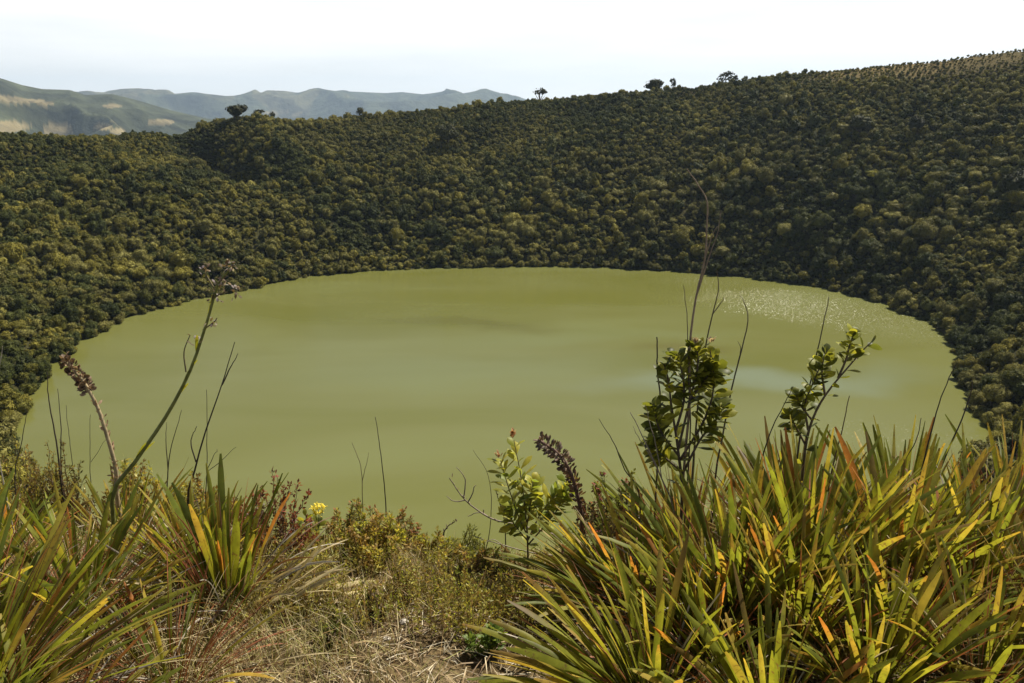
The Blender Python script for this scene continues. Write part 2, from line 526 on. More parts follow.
def ground(x, y):
    x = np.asarray(x, float); y = np.asarray(y, float)
    dx, dy = x - LC[0], y - LC[1]
    r = np.hypot(dx, dy)
    ph = np.arctan2(dy, dx)
    rs, rr = Rs(ph), Rr(ph)
    Hh = np.interp(ph, PH, hr)
    t = (r - rs) / (rr - rs)
    near_w = smooth(0.0, -0.8, np.sin(ph))
    tc_ = np.clip(t, 0, 1)
    pf = (1 - (1 - tc_) ** 1.22)
    pf = 0.8 * pf + 0.2 * tc_
    pn = tc_ * (0.55 + 0.45 * tc_)
    prof = pf * (1 - near_w) + pn * near_w
    z = Hh * prof
    und = (6.0 - 3.2 * smooth(R(95), R(60), ph)) * fbm(x, y, 75, 11, 3) * smooth(0.05, 0.3, tc_) * smooth(1.02, 0.75, tc_) * (1 - near_w)
    # gullies that run down the slopes
    for (pc, wd, dep, t0, t1) in ((R(127.5), R(2.2), 19, 0.42, 0.68), (R(96), R(2.2), 3, 0.3, 0.6), (R(66), R(2.5), 3, 0.25, 0.6), (R(40), R(2.6), 3, 0.4, 0.7), (R(28), R(2.2), 3, 0.4, 0.7), (R(152), R(3.0), 5, 0.2, 0.5)):
        u = (ph - pc - R(3) * (tc_ - 0.5)) / wd
        und = und - dep * np.exp(-u * u) * smooth(t0, t1, tc_) * smooth(1.06, 0.9, tc_)
    # the spur beside the deepest gully
    u = (ph - R(121.5)) / R(2.6)
    und = und + 11 * np.exp(-u * u) * smooth(0.35, 0.62, tc_) * smooth(1.03, 0.85, tc_)
    u = (ph - R(140)) / R(3.2)
    und = und + 5 * np.exp(-u * u) * smooth(0.2, 0.5, tc_) * smooth(1.03, 0.85, tc_)
    z = z + und
    bed = np.maximum(-5, (r - rs) * 0.45)
    z = np.where(t < 0, bed, z)
    over = np.maximum(r - rr, 0)
    z = z - np.minimum(over * 0.10 + np.maximum(over - 45, 0) * 0.28, 330 + Hh) 
    # the viewer's lip
    lw = smooth(14.0, 6.5, np.hypot(x, y - 1.5))
    lip = local_rim(x, y)
    z = z * (1 - lw) + lip * lw
    return z

# one ground sheet: crater, its outer flanks, and the low country out to the far hills
rad = np.concatenate([[0.5], np.linspace(60, 112, 6), np.linspace(114, 300, 120), 300 + np.geomspace(4, 14500, 50)])
ang = np.linspace(-math.pi, math.pi, 720, endpoint=False)
RR, AA = np.meshgrid(rad, ang, indexing='ij')
X = LC[0] + RR * np.cos(AA); Y = LC[1] + RR * np.sin(AA)
Z = ground(X, Y)
Z = Z - 0.45 * smooth(10.5, 6.0, np.hypot(X, Y - 1.5))
gv = np.stack([X, Y, Z], -1).reshape(-1, 3)
tt_ = (RR - Rs(AA)) / (Rr(AA) - Rs(AA))
opn = smooth(0.80, 0.97, tt_) * smooth(R(62), R(48), AA) * smooth(R(5), R(20), AA) + 0.5 * smooth(0.86, 1.0, tt_) * smooth(R(125), R(110), AA) * smooth(R(48), R(62), AA)
opn = np.clip(opn * (0.55 + 0.5 * fbm(X, Y, 30, 63, 3)), 0, 1).reshape(-1, 1)
g = mesh_object('ground', gv, grid_quads(len(rad), len(ang), True), M['undergrowth'], np.repeat(opn, 3, 1))
g['kind'] = 'structure'

# fine sheet of dry soil on the lip round the viewer
gx = np.linspace(-8.5, 8.5, 240); gy = np.linspace(-6.5, 9.5, 230)
X, Y = np.meshgrid(gx, gy, indexing='ij')
Z = ground(X, Y) - 1.0 * smooth(6.3, 8.0, np.hypot(X, Y - 1.5))
Z = Z + 0.022 * fbm(X, Y, 0.22, 5, 3)
rs_ = mesh_object('rim_ground', np.stack([X, Y, Z], -1).reshape(-1, 3), grid_quads(len(gx), len(gy)), M['soil'])
rs_['kind'] = 'structure'
def gz(x, y):
    return float(ground(x, y))

# the lake
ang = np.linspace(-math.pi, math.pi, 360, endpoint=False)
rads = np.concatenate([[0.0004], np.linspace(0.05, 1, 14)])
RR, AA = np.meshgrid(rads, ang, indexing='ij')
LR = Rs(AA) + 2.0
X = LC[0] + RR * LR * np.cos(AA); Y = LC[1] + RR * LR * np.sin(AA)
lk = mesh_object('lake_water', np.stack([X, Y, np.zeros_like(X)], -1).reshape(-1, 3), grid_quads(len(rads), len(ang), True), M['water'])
lk['kind'] = 'structure'

# far hills in the west: heightfields by bearing and distance
def far_hill(name, crest_px, D0, D1, D2, base, seed, rough, fields):
    xs = np.linspace(crest_px[0][0], crest_px[-1][0], 600)
    cy = np.interp(xs, [p_[0] for p_ in crest_px], [p_[1] for p_ in crest_px])
    az = np.array([math.atan2(ray(x_, y_)[0], ray(x_, y_)[1]) for x_, y_ in zip(xs, cy)])
    D = np.concatenate([np.linspace(D0, D1, 150), np.linspace(D1, D2, 18)[1:]])
    zc = []
    for x_, y_ in zip(xs, cy):
        d_ = ray(x_, y_)
        zc.append(EYE[2] + d_[2] / math.hypot(d_[0], d_[1]) * D1)
    zc = np.array(zc)
    A2, DD = np.meshgrid(az, D, indexing='ij')
    ZC = np.repeat(zc[:, None], len(D), 1)
    X = DD * np.sin(A2); Y = DD * np.cos(A2)
    t = np.clip((DD - D0) / (D1 - D0), 0, 1)
    back = np.clip((DD - D1) / (D2 - D1), 0, 1)
    env = smooth(0, 0.12, t) * (1 - smooth(0.75, 1.0, t))
    Z = base + (ZC - base) * (0.25 * t + 0.75 * smooth(0.1, 1, t)) - back * (ZC - base)
    rid = 1 - np.abs(fbm(X, Y, (D1 - D0) * 0.32, seed, 4))
    Z = Z + (rid - 0.6) * rough * env
    C = np.zeros(X.shape + (3,))
    f1 = fbm(X, Y, 650, seed + 5, 3)[..., None]
    C[:] = np.where(f1 > 0.2, (0.080, 0.075, 0.038), (0.045, 0.051, 0.027))
    qx, qy, _f = project(np.stack([X, Y, Z], -1).reshape(-1, 3))
    qx = qx.reshape(X.shape); qy = qy.reshape(X.shape)
    C = C * (1 + 0.45 * fbm(X, Y, 160, seed + 77, 3))[..., None].clip(.35, 1.8)
    for (fx, fy, wx, wy) in fields:
        fd = ((qx - fx) / wx) ** 2 + ((qy - fy) / wy) ** 2
        C = np.where(((fd + 0.35 * fbm(qx, qy * 3, 26, seed + 31, 3)) < 1)[..., None], (0.165, 0.135, 0.07), C)
    h = mesh_object(name, np.stack([X, Y, Z], -1).reshape(-1, 3), grid_quads(600, len(D)), M['far'], C.reshape(-1, 3))
    h['kind'] = 'structure'
far_hill('hills', [(-260, 40), (-120, 62), (-40, 74), (0, 78), (22, 85), (42, 89), (70, 90), (85, 95), (112, 94), (140, 101), (170, 110), (205, 118), (240, 124), (330, 132)],
         2500, 4900, 6000, -330, 21, 240,
         [(-15, 99, 40, 4), (20, 101, 22, 2.2), (45, 103, 8, 1.5), (112, 106, 9, 1.8), (5, 126, 30, 6), (58, 130, 16, 6), (102, 127, 10, 3.5), (118, 131, 8, 3), (160, 122, 14, 3)])
far_hill('mountains', [(-220, 92), (-60, 92), (60, 91), (80, 92), (105, 96), (122, 93), (140, 93), (155, 96), (200, 94), (235, 97), (262, 95), (298, 98), (315, 94), (340, 91), (385, 93), (402, 92), (430, 95),
                        (446, 94), (470, 95), (486, 92), (500, 96), (530, 103), (600, 112), (700, 122)],
         6800, 11500, 13600, -420, 43, 420, [(280, 113, 30, 1.5)])

# the air: haze in a closed box round everything
def box(name, lo, hi, mat):
    x0, y0, z0 = lo; x1, y1, z1 = hi
    V = np.array([(x0, y0, z0), (x1, y0, z0), (x1, y1, z0), (x0, y1, z0), (x0, y0, z1), (x1, y0, z1), (x1, y1, z1), (x0, y1, z1)], float)
    Q = np.array([(0, 3, 2, 1), (4, 5, 6, 7), (0, 1, 5, 4), (1, 2, 6, 5), (2, 3, 7, 6), (3, 0, 4, 7)])
    return mesh_object(name, V, Q, mat, None, False)
m, n, l = new_mat('haze_air')
pv = n.new('ShaderNodeVolumePrincipled')
pv.inputs['Color'].default_value = (0.62, 0.80, 1.0, 1)
pv.inputs['Density'].default_value = 0.000055
pv.inputs['Anisotropy'].default_value = 0.25
o = n.new('ShaderNodeOutputMaterial'); l.new(pv.outputs[0], o.inputs['Volume'])
hz_ = box('haze', (-14950, -14750, -700), (14950, 15200, 560), m)
hz_['kind'] = 'stuff'

# ------------------------------------------------------------------ trees
def ico(sub):
    import bmesh
    bm = bmesh.new()
    bmesh.ops.create_icosphere(bm, subdivisions=sub, radius=1)
    V = np.array([v.co[:] for v in bm.verts]); F = np.array([[v.index for v in f.verts] for f in bm.faces])
    bm.free()
    return V, F

def crown_arrays(rg, ncards, card, shape=(0.5, 0.5, 0.42), lift=0.52, lobes=9, ragged=0.19):
    """leaf clumps spread over and in a lumpy dome; unit tree: about 1 wide, stands on z=0"""
    ctr = [np.array([0, 0, lift])]
    rad_ = [np.array(shape) * rg.uniform(0.66, 0.84) * np.array([rg.uniform(.85, 1.15), rg.uniform(.85, 1.15), 1])]
    for k in range(lobes):
        a = rg.uniform(0, 2 * math.pi); e = math.asin(rg.uniform(-0.35, 1.0))
        dv = np.array([math.cos(a) * math.cos(e), math.sin(a) * math.cos(e), math.sin(e)])
        ctr.append(np.array([0, 0, lift]) + dv * np.array(shape) * rg.uniform(0.5, 0.72))
        rad_.append(np.array(shape) * rg.uniform(0.24, 0.48))
    wgt = np.array([np.prod(r_) ** (2 / 3) for r_ in rad_]); wgt[0] *= 0.5
    pick = rg.choice(len(ctr), ncards, p=wgt / wgt.sum())
    dirs = rg.normal(size=(ncards, 3)); dirs[:, 2] = np.where(dirs[:, 2] < -0.3, np.abs(dirs[:, 2]), dirs[:, 2])
    dirs /= np.linalg.norm(dirs, axis=1)[:, None]
    rr_ = np.array(rad_)[pick]
    P = np.array(ctr)[pick] + dirs * rr_ * (1 - np.abs(rg.normal(0, ragged, (ncards, 1))) + rg.uniform(0, 0.10, (ncards, 1)))
    nrm = dirs + rg.normal(0, 0.45, (ncards, 3)); nrm /= np.linalg.norm(nrm, axis=1)[:, None]
    ref = rg.normal(size=(ncards, 3))
    u = np.cross(nrm, ref); u /= np.linalg.norm(u, axis=1)[:, None]
    v = np.cross(nrm, u)
    s = card * rg.uniform(0.6, 1.3, (ncards, 1))
    Vv = np.stack([P - u * s * 0.5, P - v * s * 0.32 + u * s * 0.05, P + u * s * 0.5, P + v * s * 0.32], 1).reshape(-1, 3)
    Q = np.arange(ncards * 4).reshape(-1, 4)
    return Vv, Q, np.array(ctr), np.array(rad_)

def core_arrays(ctr, rad_, f=0.80):
    """dense inner twigs and leaves"""
    V, F = ico(1)
    Vs, Qs, n_ = [], [], 0
    for c_, r_ in zip(ctr, rad_):
        Vs.append(V * r_ * f + c_)
        Qs.append(np.concatenate([F, F[:, 2:3]], 1) + n_)
        n_ += len(V)
    return np.concatenate(Vs), np.concatenate(Qs)

def tri_or_quad_mesh(name, V, Q, mat):
    me = bpy.data.meshes.new(name)
    faces = [tuple(q) if q[2] != q[3] else tuple(q[:3]) for q in Q.tolist()]
    me.from_pydata(V.tolist(), [], faces)
    me.update()
    me.materials.append(mat)
    return me

def crown_mesh(name, seed, ncards, card, mat, **kw):
    rg = np.random.default_rng(seed)
    V, Q, c_, r_ = crown_arrays(rg, ncards, card, **kw)
    V2, Q2 = core_arrays(c_, r_)
    return tri_or_quad_mesh(name, np.concatenate([V, V2]), np.concatenate([Q, Q2 + len(V)]), mat)

def tube(mb, pts, radii, sides=6, col=(0.2, 0.15, 0.1)):
    pts = np.asarray(pts, float); radii = np.asarray(radii, float)
    n_ = len(pts)
    tan = np.gradient(pts, axis=0); tan /= np.maximum(np.linalg.norm(tan, axis=1)[:, None], 1e-9)
    ref = np.array([0.31, 0.93, 0.17])
    u = np.cross(tan, ref); u /= np.maximum(np.linalg.norm(u, axis=1)[:, None], 1e-9)
    v = np.cross(tan, u)
    a = np.linspace(0, 2 * math.pi, sides, endpoint=False)
    ringv = pts[:, None] + radii[:, None, None] * (np.cos(a)[None, :, None] * u[:, None] + np.sin(a)[None, :, None] * v[:, None])
    col = np.asarray(col, float)
    if col.ndim == 2:
        col = np.repeat(col, sides, 0)
    mb.add(ringv.reshape(-1, 3), grid_quads(n_, sides, True), col)

def trunk_mesh(name, seed):
    rg = np.random.default_rng(seed)
    mb = MB()
    top = np.array([rg.uniform(-.06, .06), rg.uniform(-.06, .06), 0.55])
    p = np.array([[0, 0, -0.15], [0.01, 0, 0.1], top * [0.6, 0.6, 0.6], top])
    tube(mb, p, [0.035, 0.028, 0.022, 0.012], 6, (0.13, 0.10, 0.07))
    for k in range(4):
        a = k * 1.57 + rg.uniform(-.4, .4)
        s_ = p[2] if k % 2 else p[1]
        e = s_ + np.array([math.cos(a) * 0.30, math.sin(a) * 0.30, 0.28])
        tube(mb, [s_, (s_ + e) / 2 + [0, 0, -0.02], e], [0.016, 0.011, 0.005], 5, (0.13, 0.10, 0.07))
    return mesh_data(name, np.concatenate(mb.v), np.concatenate(mb.q), M['bark'], np.concatenate(mb.c))

MATS = ['crown', 'crown', 'pale_crown', 'crown', 'deep_crown', 'crown', 'crown', 'deep_crown', 'pale_crown']
far_protos = [crown_mesh('far_crown_%d' % k, 100 + k, 420, 0.105, M[MATS[k]], lobes=5 + (k * 3) % 8, shape=(0.5, 0.5, 0.46 + 0.04 * (k % 4)), lift=0.50 + 0.03 * (k % 3)) for k in range(9)]
near_protos = [crown_mesh('crown', 200 + k, 1900, 0.062, M[MATS[k]], lobes=7 + (k * 3) % 9, shape=(0.5, 0.5, 0.46 + 0.04 * (k % 4)), lift=0.50 + 0.03 * (k % 3)) for k in range(9)]
trunks = [trunk_mesh('trunk', 300 + k) for k in range(3)]

# where trees stand: jittered lattice over the visible slopes, spacing by size
def scatter():
    pts = []
    for (cell, lo, hi) in ((2.45, 0.0, 1.3),):
        xs_ = np.arange(-420, 420, cell); ys_ = np.arange(30, 640, cell)
        X, Y = np.meshgrid(xs_, ys_, indexing='ij')
        X = X + rng.uniform(-0.48, 0.48, X.shape) * cell
        Y = Y + rng.uniform(-0.48, 0.48, Y.shape) * cell
        pts.append(np.stack([X.ravel(), Y.ravel()], 1))
    P = np.concatenate(pts)
    dx, dy = P[:, 0] - LC[0], P[:, 1] - LC[1]
    r = np.hypot(dx, dy); ph = np.arctan2(dy, dx)
    rs, rr = Rs(ph), Rr(ph)
    t = (r - rs) / (rr - rs)
    z = ground(P[:, 0], P[:, 1])
    px, py, fw = project(np.column_stack([P, z + 2]))
    ok = ~((px < 200) & (px > 34) & (py > 412)) & (r > rs + 0.8) & (r < rr + 26) & (fw > 5) & (px > -140) & (px < W + 140) & (np.hypot(P[:, 0], P[:, 1]) > 55)
    # the side that leads up to the viewer is below the line of sight except towards its edges
    return P[ok], z[ok], t[ok], ph[ok], px[ok], py[ok], fw[ok]
TP, TZ, TT, TPH, TPX, TPY, TFW = scatter()
size = 4.8 - 2.1 * smooth(0.15, 0.95, TT)
size = size * (1 + 0.28 * fbm(TP[:, 0], TP[:, 1], 28, 71, 3)) * rng.lognormal(0, 0.27, len(size))
right_w = smooth(500, 1000, TPX)
moor = smooth(0.80, 0.95, TT) * smooth(R(62), R(48), TPH)
size = size * (1 - 0.08 * right_w) * (1 - 0.55 * moor)
thin = rng.uniform(0, 1, len(size))
keep = thin < np.clip(1.0 - 0.11 * size + 0.40 * smooth(0.1, 0.6, TT), 0.28, 1.0)
# a row that leans over the water
nsh = 330
sph = np.linspace(-R(42), R(228), nsh) + rng.normal(0, 0.004, nsh)
srr = Rs(sph) + rng.uniform(-0.7, 1.8, nsh)
SP = np.stack([LC[0] + srr * np.cos(sph), LC[1] + srr * np.sin(sph)], 1)
SZ = ground(SP[:, 0], SP[:, 1]) - 0.75
spx, spy, sfw = project(np.column_stack([SP, SZ + 1.5]))
sok = ~((spx < 200) & (spx > 34) & (spy > 412)) & (spx > -20) & (spx < W + 20) & (spy < 470) & (sfw > 100)
ssize = rng.uniform(2.6, 5.2, nsh)
is_shore = np.concatenate([np.zeros(keep.sum(), bool), np.ones(sok.sum(), bool)])
TP = np.concatenate([TP[keep], SP[sok]]); TZ = np.concatenate([TZ[keep], SZ[sok]]); size = np.concatenate([size[keep], ssize[sok]])
TPX = np.concatenate([TPX[keep], spx[sok]]); TPY = np.concatenate([TPY[keep], spy[sok]]); TFW = np.concatenate([TFW[keep], sfw[sok]])
# low shrubs between the trees
UP, UZ, UT, UPH, UPX, UPY, UFW = scatter()
UP2 = scatter()
UP = np.concatenate([UP, UP2[0]]); UZ = np.concatenate([UZ, UP2[1]]); UT = np.concatenate([UT, UP2[2]])
UPX = np.concatenate([UPX, UP2[4]]); UPY = np.concatenate([UPY, UP2[5]]); UFW = np.concatenate([UFW, UP2[6]]); UPH = np.concatenate([UPH, UP2[3]])
usz = rng.uniform(1.1, 2.6, len(UP)) * (1 - 0.4 * smooth(0.80, 0.95, UT) * smooth(R(62), R(48), UPH))
uk = rng.uniform(0, 1, len(UP)) < 1 - (0.35 + 0.6 * fbm(UP[:, 0], UP[:, 1], 22, 64, 3)) * smooth(0.80, 0.95, UT) * smooth(R(62), R(48), UPH)
TP = np.concatenate([TP, UP[uk]]); TZ = np.concatenate([TZ, UZ[uk]]); size = np.concatenate([size, usz[uk]])
TPX = np.concatenate([TPX, UPX[uk]]); TPY = np.concatenate([TPY, UPY[uk]]); TFW = np.concatenate([TFW, UFW[uk]])
is_shore = np.concatenate([is_shore, np.zeros(uk.sum(), bool)])
TROT = rng.uniform(0, 2 * math.pi, len(size))
TIDX = rng.integers(0, 9, len(size))
# kinds grow in patches
pat = fbm(TP[:, 0], TP[:, 1], 38, 91, 3) + rng.normal(0, 0.35, len(size))
TIDX = np.where(pat > 0.75, rng.choice([2, 8], len(size)), np.where(pat < -0.55, rng.choice([4, 7], len(size)), TIDX))
TLX = rng.normal(0, 0.20, len(size)); TLY = rng.normal(0, 0.20, len(size))
TSZ = rng.uniform(0.70, 1.25, len(size))
print('trees', len(size), 'shore', is_shore.sum())

# the 300 that show largest: trees of their own
show = size / TFW * FPX
inside = (TPX > 4) & (TPX < W - 4) & (TPY < 452) & (TPY > 0)
# what the near plants hide at the foot of the picture
hidden = (TPY > 430) & (TPX > 60) & (TPX < 960)
score = np.where(inside & ~hidden, show, 0)
order = np.argsort(-score)
own = np.zeros(len(size), bool); own[order[:285]] = True

def tree_label(i):
    x_, y_ = TPX[i], TPY[i]
    hue = {'crown': 'olive', 'pale_crown': 'grey-green', 'deep_crown': 'dark green'}[MATS[TIDX[i] % len(near_protos)]]
    if is_shore[i]:
        side = 'left' if x_ < 280 else 'right' if x_ > 760 else 'far'
        return 'rounded %s tree at the water\'s edge on the %s shore of the lake' % (hue, side), '%s trees along the %s shore' % (hue, side)
    side = 'left' if x_ < 300 else 'right' if x_ > 740 else 'far'
    return 'large rounded %s tree on the lower %s slope above the lake' % (hue, side), '%s trees on the lower %s slope' % (hue, side)
def make_tree(name, label, cat, loc, rot, sx, sz, crown_me, trunk_me, group=None):
    root = thing(name, label, cat, loc, group)
    root.rotation_euler = (0, 0, rot)
    root.scale = (sx, sx, sz)
    for nm, me in (('trunk', trunk_me), ('crown', crown_me)):
        c_ = bpy.data.objects.new(nm, me)
        COL.objects.link(c_)
        c_.parent = root
    return root
for i in np.nonzero(own)[0]:
    lb, gp = tree_label(i)
    make_tree('hillside_tree', lb, 'tree', (TP[i, 0], TP[i, 1], TZ[i] - 0.12 * size[i]), TROT[i], size[i], size[i] * TSZ[i],
              near_protos[TIDX[i] % len(near_protos)], trunks[TIDX[i] % 3], gp)

# the rest of the wood: one object
pc = bpy.data.collections.new('forest_crowns')
for k, me in enumerate(far_protos):
    po = bpy.data.objects.new('far_crown_%d' % k, me)
    pc.objects.link(po)
rest = ~own
V = np.column_stack([TP[rest], TZ[rest] - 0.12 * size[rest]])
me = bpy.data.meshes.new('forest')
me.vertices.add(len(V)); me.vertices.foreach_set('co', V.astype(np.float32).ravel())
for nm, ty, arr in (('size', 'FLOAT', size[rest]), ('tall', 'FLOAT', (size * TSZ)[rest]), ('turn', 'FLOAT', TROT[rest]), ('leanx', 'FLOAT', TLX[rest]), ('leany', 'FLOAT', TLY[rest]), ('pick', 'INT', TIDX[rest] % len(far_protos))):
    a_ = me.attributes.new(nm, ty, 'POINT')
    a_.data.foreach_set('value', np.ascontiguousarray(arr, np.float32 if ty == 'FLOAT' else np.int32))
fo = bpy.data.objects.new('forest', me)
COL.objects.link(fo)
fo['kind'] = 'stuff'
fo['label'] = 'dense olive green forest covering the upper slopes of the crater'
ng = bpy.data.node_groups.new('forest_instances', 'GeometryNodeTree')
ng.interface.new_socket('Geometry', in_out='INPUT', socket_type='NodeSocketGeometry')
ng.interface.new_socket('Geometry', in_out='OUTPUT', socket_type='NodeSocketGeometry')
N = ng.nodes
gi, go = N.new('NodeGroupInput'), N.new('NodeGroupOutput')
ci = N.new('GeometryNodeCollectionInfo')
ci.inputs['Collection'].default_value = pc
ci.inputs['Separate Children'].default_value = True
ci.inputs['Reset Children'].default_value = True
iop = N.new('GeometryNodeInstanceOnPoints')
iop.inputs['Pick Instance'].default_value = True
def named(nm, ty):
    x_ = N.new('GeometryNodeInputNamedAttribute'); x_.data_type = ty
    x_.inputs['Name'].default_value = nm
    return x_
asz, atl, atn, apk = named('size', 'FLOAT'), named('tall', 'FLOAT'), named('turn', 'FLOAT'), named('pick', 'INT')
cs, cr_ = N.new('ShaderNodeCombineXYZ'), N.new('ShaderNodeCombineXYZ')
L = ng.links
L.new(asz.outputs[0], cs.inputs[0]); L.new(asz.outputs[0], cs.inputs[1]); L.new(atl.outputs[0], cs.inputs[2])
L.new(atn.outputs[0], cr_.inputs[2])
L.new(named('leanx', 'FLOAT').outputs[0], cr_.inputs[0]); L.new(named('leany', 'FLOAT').outputs[0], cr_.inputs[1])
L.new(gi.outputs[0], iop.inputs['Points'])
L.new(ci.outputs[0], iop.inputs['Instance'])
L.new(apk.outputs[0], iop.inputs['Instance Index'])
L.new(cr_.outputs[0], iop.inputs['Rotation'])
L.new(cs.outputs[0], iop.inputs['Scale'])
L.new(iop.outputs[0], go.inputs[0])
md = fo.modifiers.new('forest', 'NODES')
md.node_group = ng

# ------------------------------------------------------------------ plants on the rim
GREEN = np.array((0.088, 0.116, 0.018)); LIME = np.array((0.27, 0.275, 0.028)); YEL = np.array((0.42, 0.33, 0.055))
ORANGE = np.array((0.42, 0.17, 0.040)); BROWN = np.array((0.17, 0.085, 0.035)); GREY = np.array((0.34, 0.30, 0.235)); STRAW = np.array((0.46, 0.37, 0.20))
RUST = np.array((0.24, 0.085, 0.035)); DARK = np.array((0.055, 0.042, 0.030))
def unit(v):
    v = np.asarray(v, float)
    return v / max(np.linalg.norm(v), 1e-9)

STRAP_Q = {}
def strap(mb, base, dirv, length, width, droop=0.3, twist=0.0, seg=7, fold=0.22, colf=None, tip=0.0, face=None, blunt=False):
    """one leaf: a long folded blade that leaves BASE along DIRV and bends over by DROOP radians on the way to its tip"""
    t = np.linspace(0, 1, seg + 1)
    d = unit(dirv)
    hz = np.array([d[0], d[1], 0.0])
    if np.linalg.norm(hz) < 1e-3:
        hz = np.array([1.0, 0, 0])
    hz = unit(hz)
    e0 = math.asin(np.clip(d[2], -1, 1))
    e = e0 - droop * t ** 1.6
    tang = np.cos(e)[:, None] * hz + np.sin(e)[:, None] * np.array([0, 0, 1.0])
    pos = np.zeros((seg + 1, 3))
    pos[1:] = np.cumsum((tang[:-1] + tang[1:]) * 0.5 * (length / seg), 0)
    pos += base
    side = np.cross(hz, (0, 0, 1.0)) if face is None else unit(np.cross(tang[0], face))
    nrm = np.cross(side, tang)
    a = twist * (0.3 + t)
    sd = np.cos(a)[:, None] * side + np.sin(a)[:, None] * nrm
    nn = np.cross(sd, tang)
    if blunt:
        wv = width * 0.5 * np.clip(np.sin(math.pi * np.clip(t, 0, 1) ** 1.35) ** 0.75, 0.06, 1)
    else:
        wv = width * 0.5 * np.minimum(0.65 + 1.2 * t, 1.0) * np.clip((1 - t) / 0.17, 0.12, 1) ** 0.6
    L_ = pos - sd * wv[:, None]; R_ = pos + sd * wv[:, None]; C_ = pos + nn * (fold * wv)[:, None]
    V = np.stack([L_, C_, R_], 1).reshape(-1, 3)
    if seg not in STRAP_Q:
        q = []
        for i in range(seg):
            b = i * 3
            q += [(b, b + 1, b + 4, b + 3), (b + 1, b + 2, b + 5, b + 4)]
        STRAP_Q[seg] = np.array(q)
    c = colf(t) if callable(colf) else np.tile(np.asarray(colf, float), (seg + 1, 1))
    mb.add(V, STRAP_Q[seg], np.repeat(c, 3, 0))
    return pos

def leafcol(rg, yellow):
    """green blade, paler where young, with a yellow, orange or brown dying tip"""
    b = GREEN * rg.uniform(0.7, 1.35) * (1 - yellow) + LIME * yellow * rg.uniform(0.6, 1.1)
    if rg.uniform() < 0.25:
        b = b * 0.5 + LIME * 0.45
    k = rg.uniform()
    st = rg.uniform(0.45, 0.97) if k < 0.55 + 0.3 * yellow else 1.3
    tipc = (YEL, ORANGE, YEL * 0.8 + ORANGE * 0.3, BROWN * 0.5 + YEL * 0.3, YEL * 0.6 + LIME * 0.3)[rg.choice(5, p=[.22, .16, .22, .22, .18])] * rg.uniform(0.6, 1.05)
    def f(t):
        w_ = np.clip((t - st) / 0.22, 0, 1)[:, None]
        m_ = np.clip((t - st + 0.25) / 0.3, 0, 1)[:, None]
        c = b[None] * (1 - m_ * 0.6) + (LIME * 0.8 + YEL * 0.2)[None] * m_ * 0.6
        c = c * (1 - w_) + tipc[None] * w_
        base_ = np.clip(1 - t / 0.16, 0, 1)[:, None]
        return c * (1 - base_ * 0.6) + STRAW[None] * 0.8 * base_ * 0.6
    return f

def deadcol(rg, rusty=0.25):
    k = rg.uniform()
    c = RUST * rg.uniform(0.6, 1.3) if k < rusty else (GREY if k < 0.62 else STRAW if k < 0.85 else BROWN) * rg.uniform(0.5, 1.15)
    return lambda t: np.tile(c, (len(t), 1)) * (0.8 + 0.3 * t[:, None])

def strap_plant(label, x, y, n, length, lean=(0, 0), spread=55, width=0.034, yellow=0.3, dead=40, rusty=0.25, droop=0.35, group=None, seed=0, dlen=0.9, radius=0.07):
    rg = np.random.default_rng(1000 + seed)
    z = gz(x, y) - 0.02
    root = thing('strap_leaved_plant', label, 'plant', (x, y, z), group)
    lv, dd = MB(), MB()
    lean = np.array([lean[0], lean[1], 0.0])
    def one(k, n_, sp):
        a = rg.uniform(0, 2 * math.pi)
        q = math.sqrt((k + 0.5) / n_)
        th = R(sp) * q * rg.uniform(0.75, 1.15)
        d = np.array([math.cos(a) * math.sin(th), math.sin(a) * math.sin(th), math.cos(th)]) + lean
        d[2] = max(d[2], 0.06)
        b = np.array([math.cos(a), math.sin(a), 0]) * radius * q * rg.uniform(0.5, 1.3)
        return unit(d), b, q
    length = length * (0.83 if y > 2.6 else 0.82)
    width = width * (0.52 if x > 0 else 0.60)
    spread = spread * (0.86 if x > 0 else 0.92)
    length = length * (0.93 if x > 0 else 1.0)
    n = int(n * (2.35 if x > 0 else 1.75))
    dead = int(dead * 1.35)
    yellow = yellow * 0.8
    for k in range(n):
        d, b, q = one(k, n, spread)
        strap(lv, b, d, length * rg.uniform(0.62, 1.12), width * rg.uniform(0.65, 1.2), droop * rg.uniform(0.2, 1.6) * (0.4 + q), rg.uniform(-0.9, 0.9), 8, rg.uniform(0.1, 0.4), leafcol(rg, yellow))
    lv.build('leaves', M['leaf'], root)
    if dead:
        for k in range(int(dead * 0.9)):
            d, b, q = one(k, dead * 0.9, spread)
            strap(dd, b, d, length * rg.uniform(0.5, 1.0), width * rg.uniform(0.10, 0.26), rg.uniform(0, 0.5), rg.uniform(-2, 2), 8, 0.5, deadcol(rg, 0.65))
        for k in range(dead):
            d, b, q = one(k + dead * 0.5, dead * 1.5, spread + 32)
            strap(dd, b, d, length * dlen * rg.uniform(0.5, 1.15), width * rg.uniform(0.12, 0.42), rg.uniform(0.1, 1.2), rg.uniform(-2.5, 2.5), 8, 0.5, deadcol(rg, rusty))
        dd.build('dead_leaves', M['dead'], root)
    return root

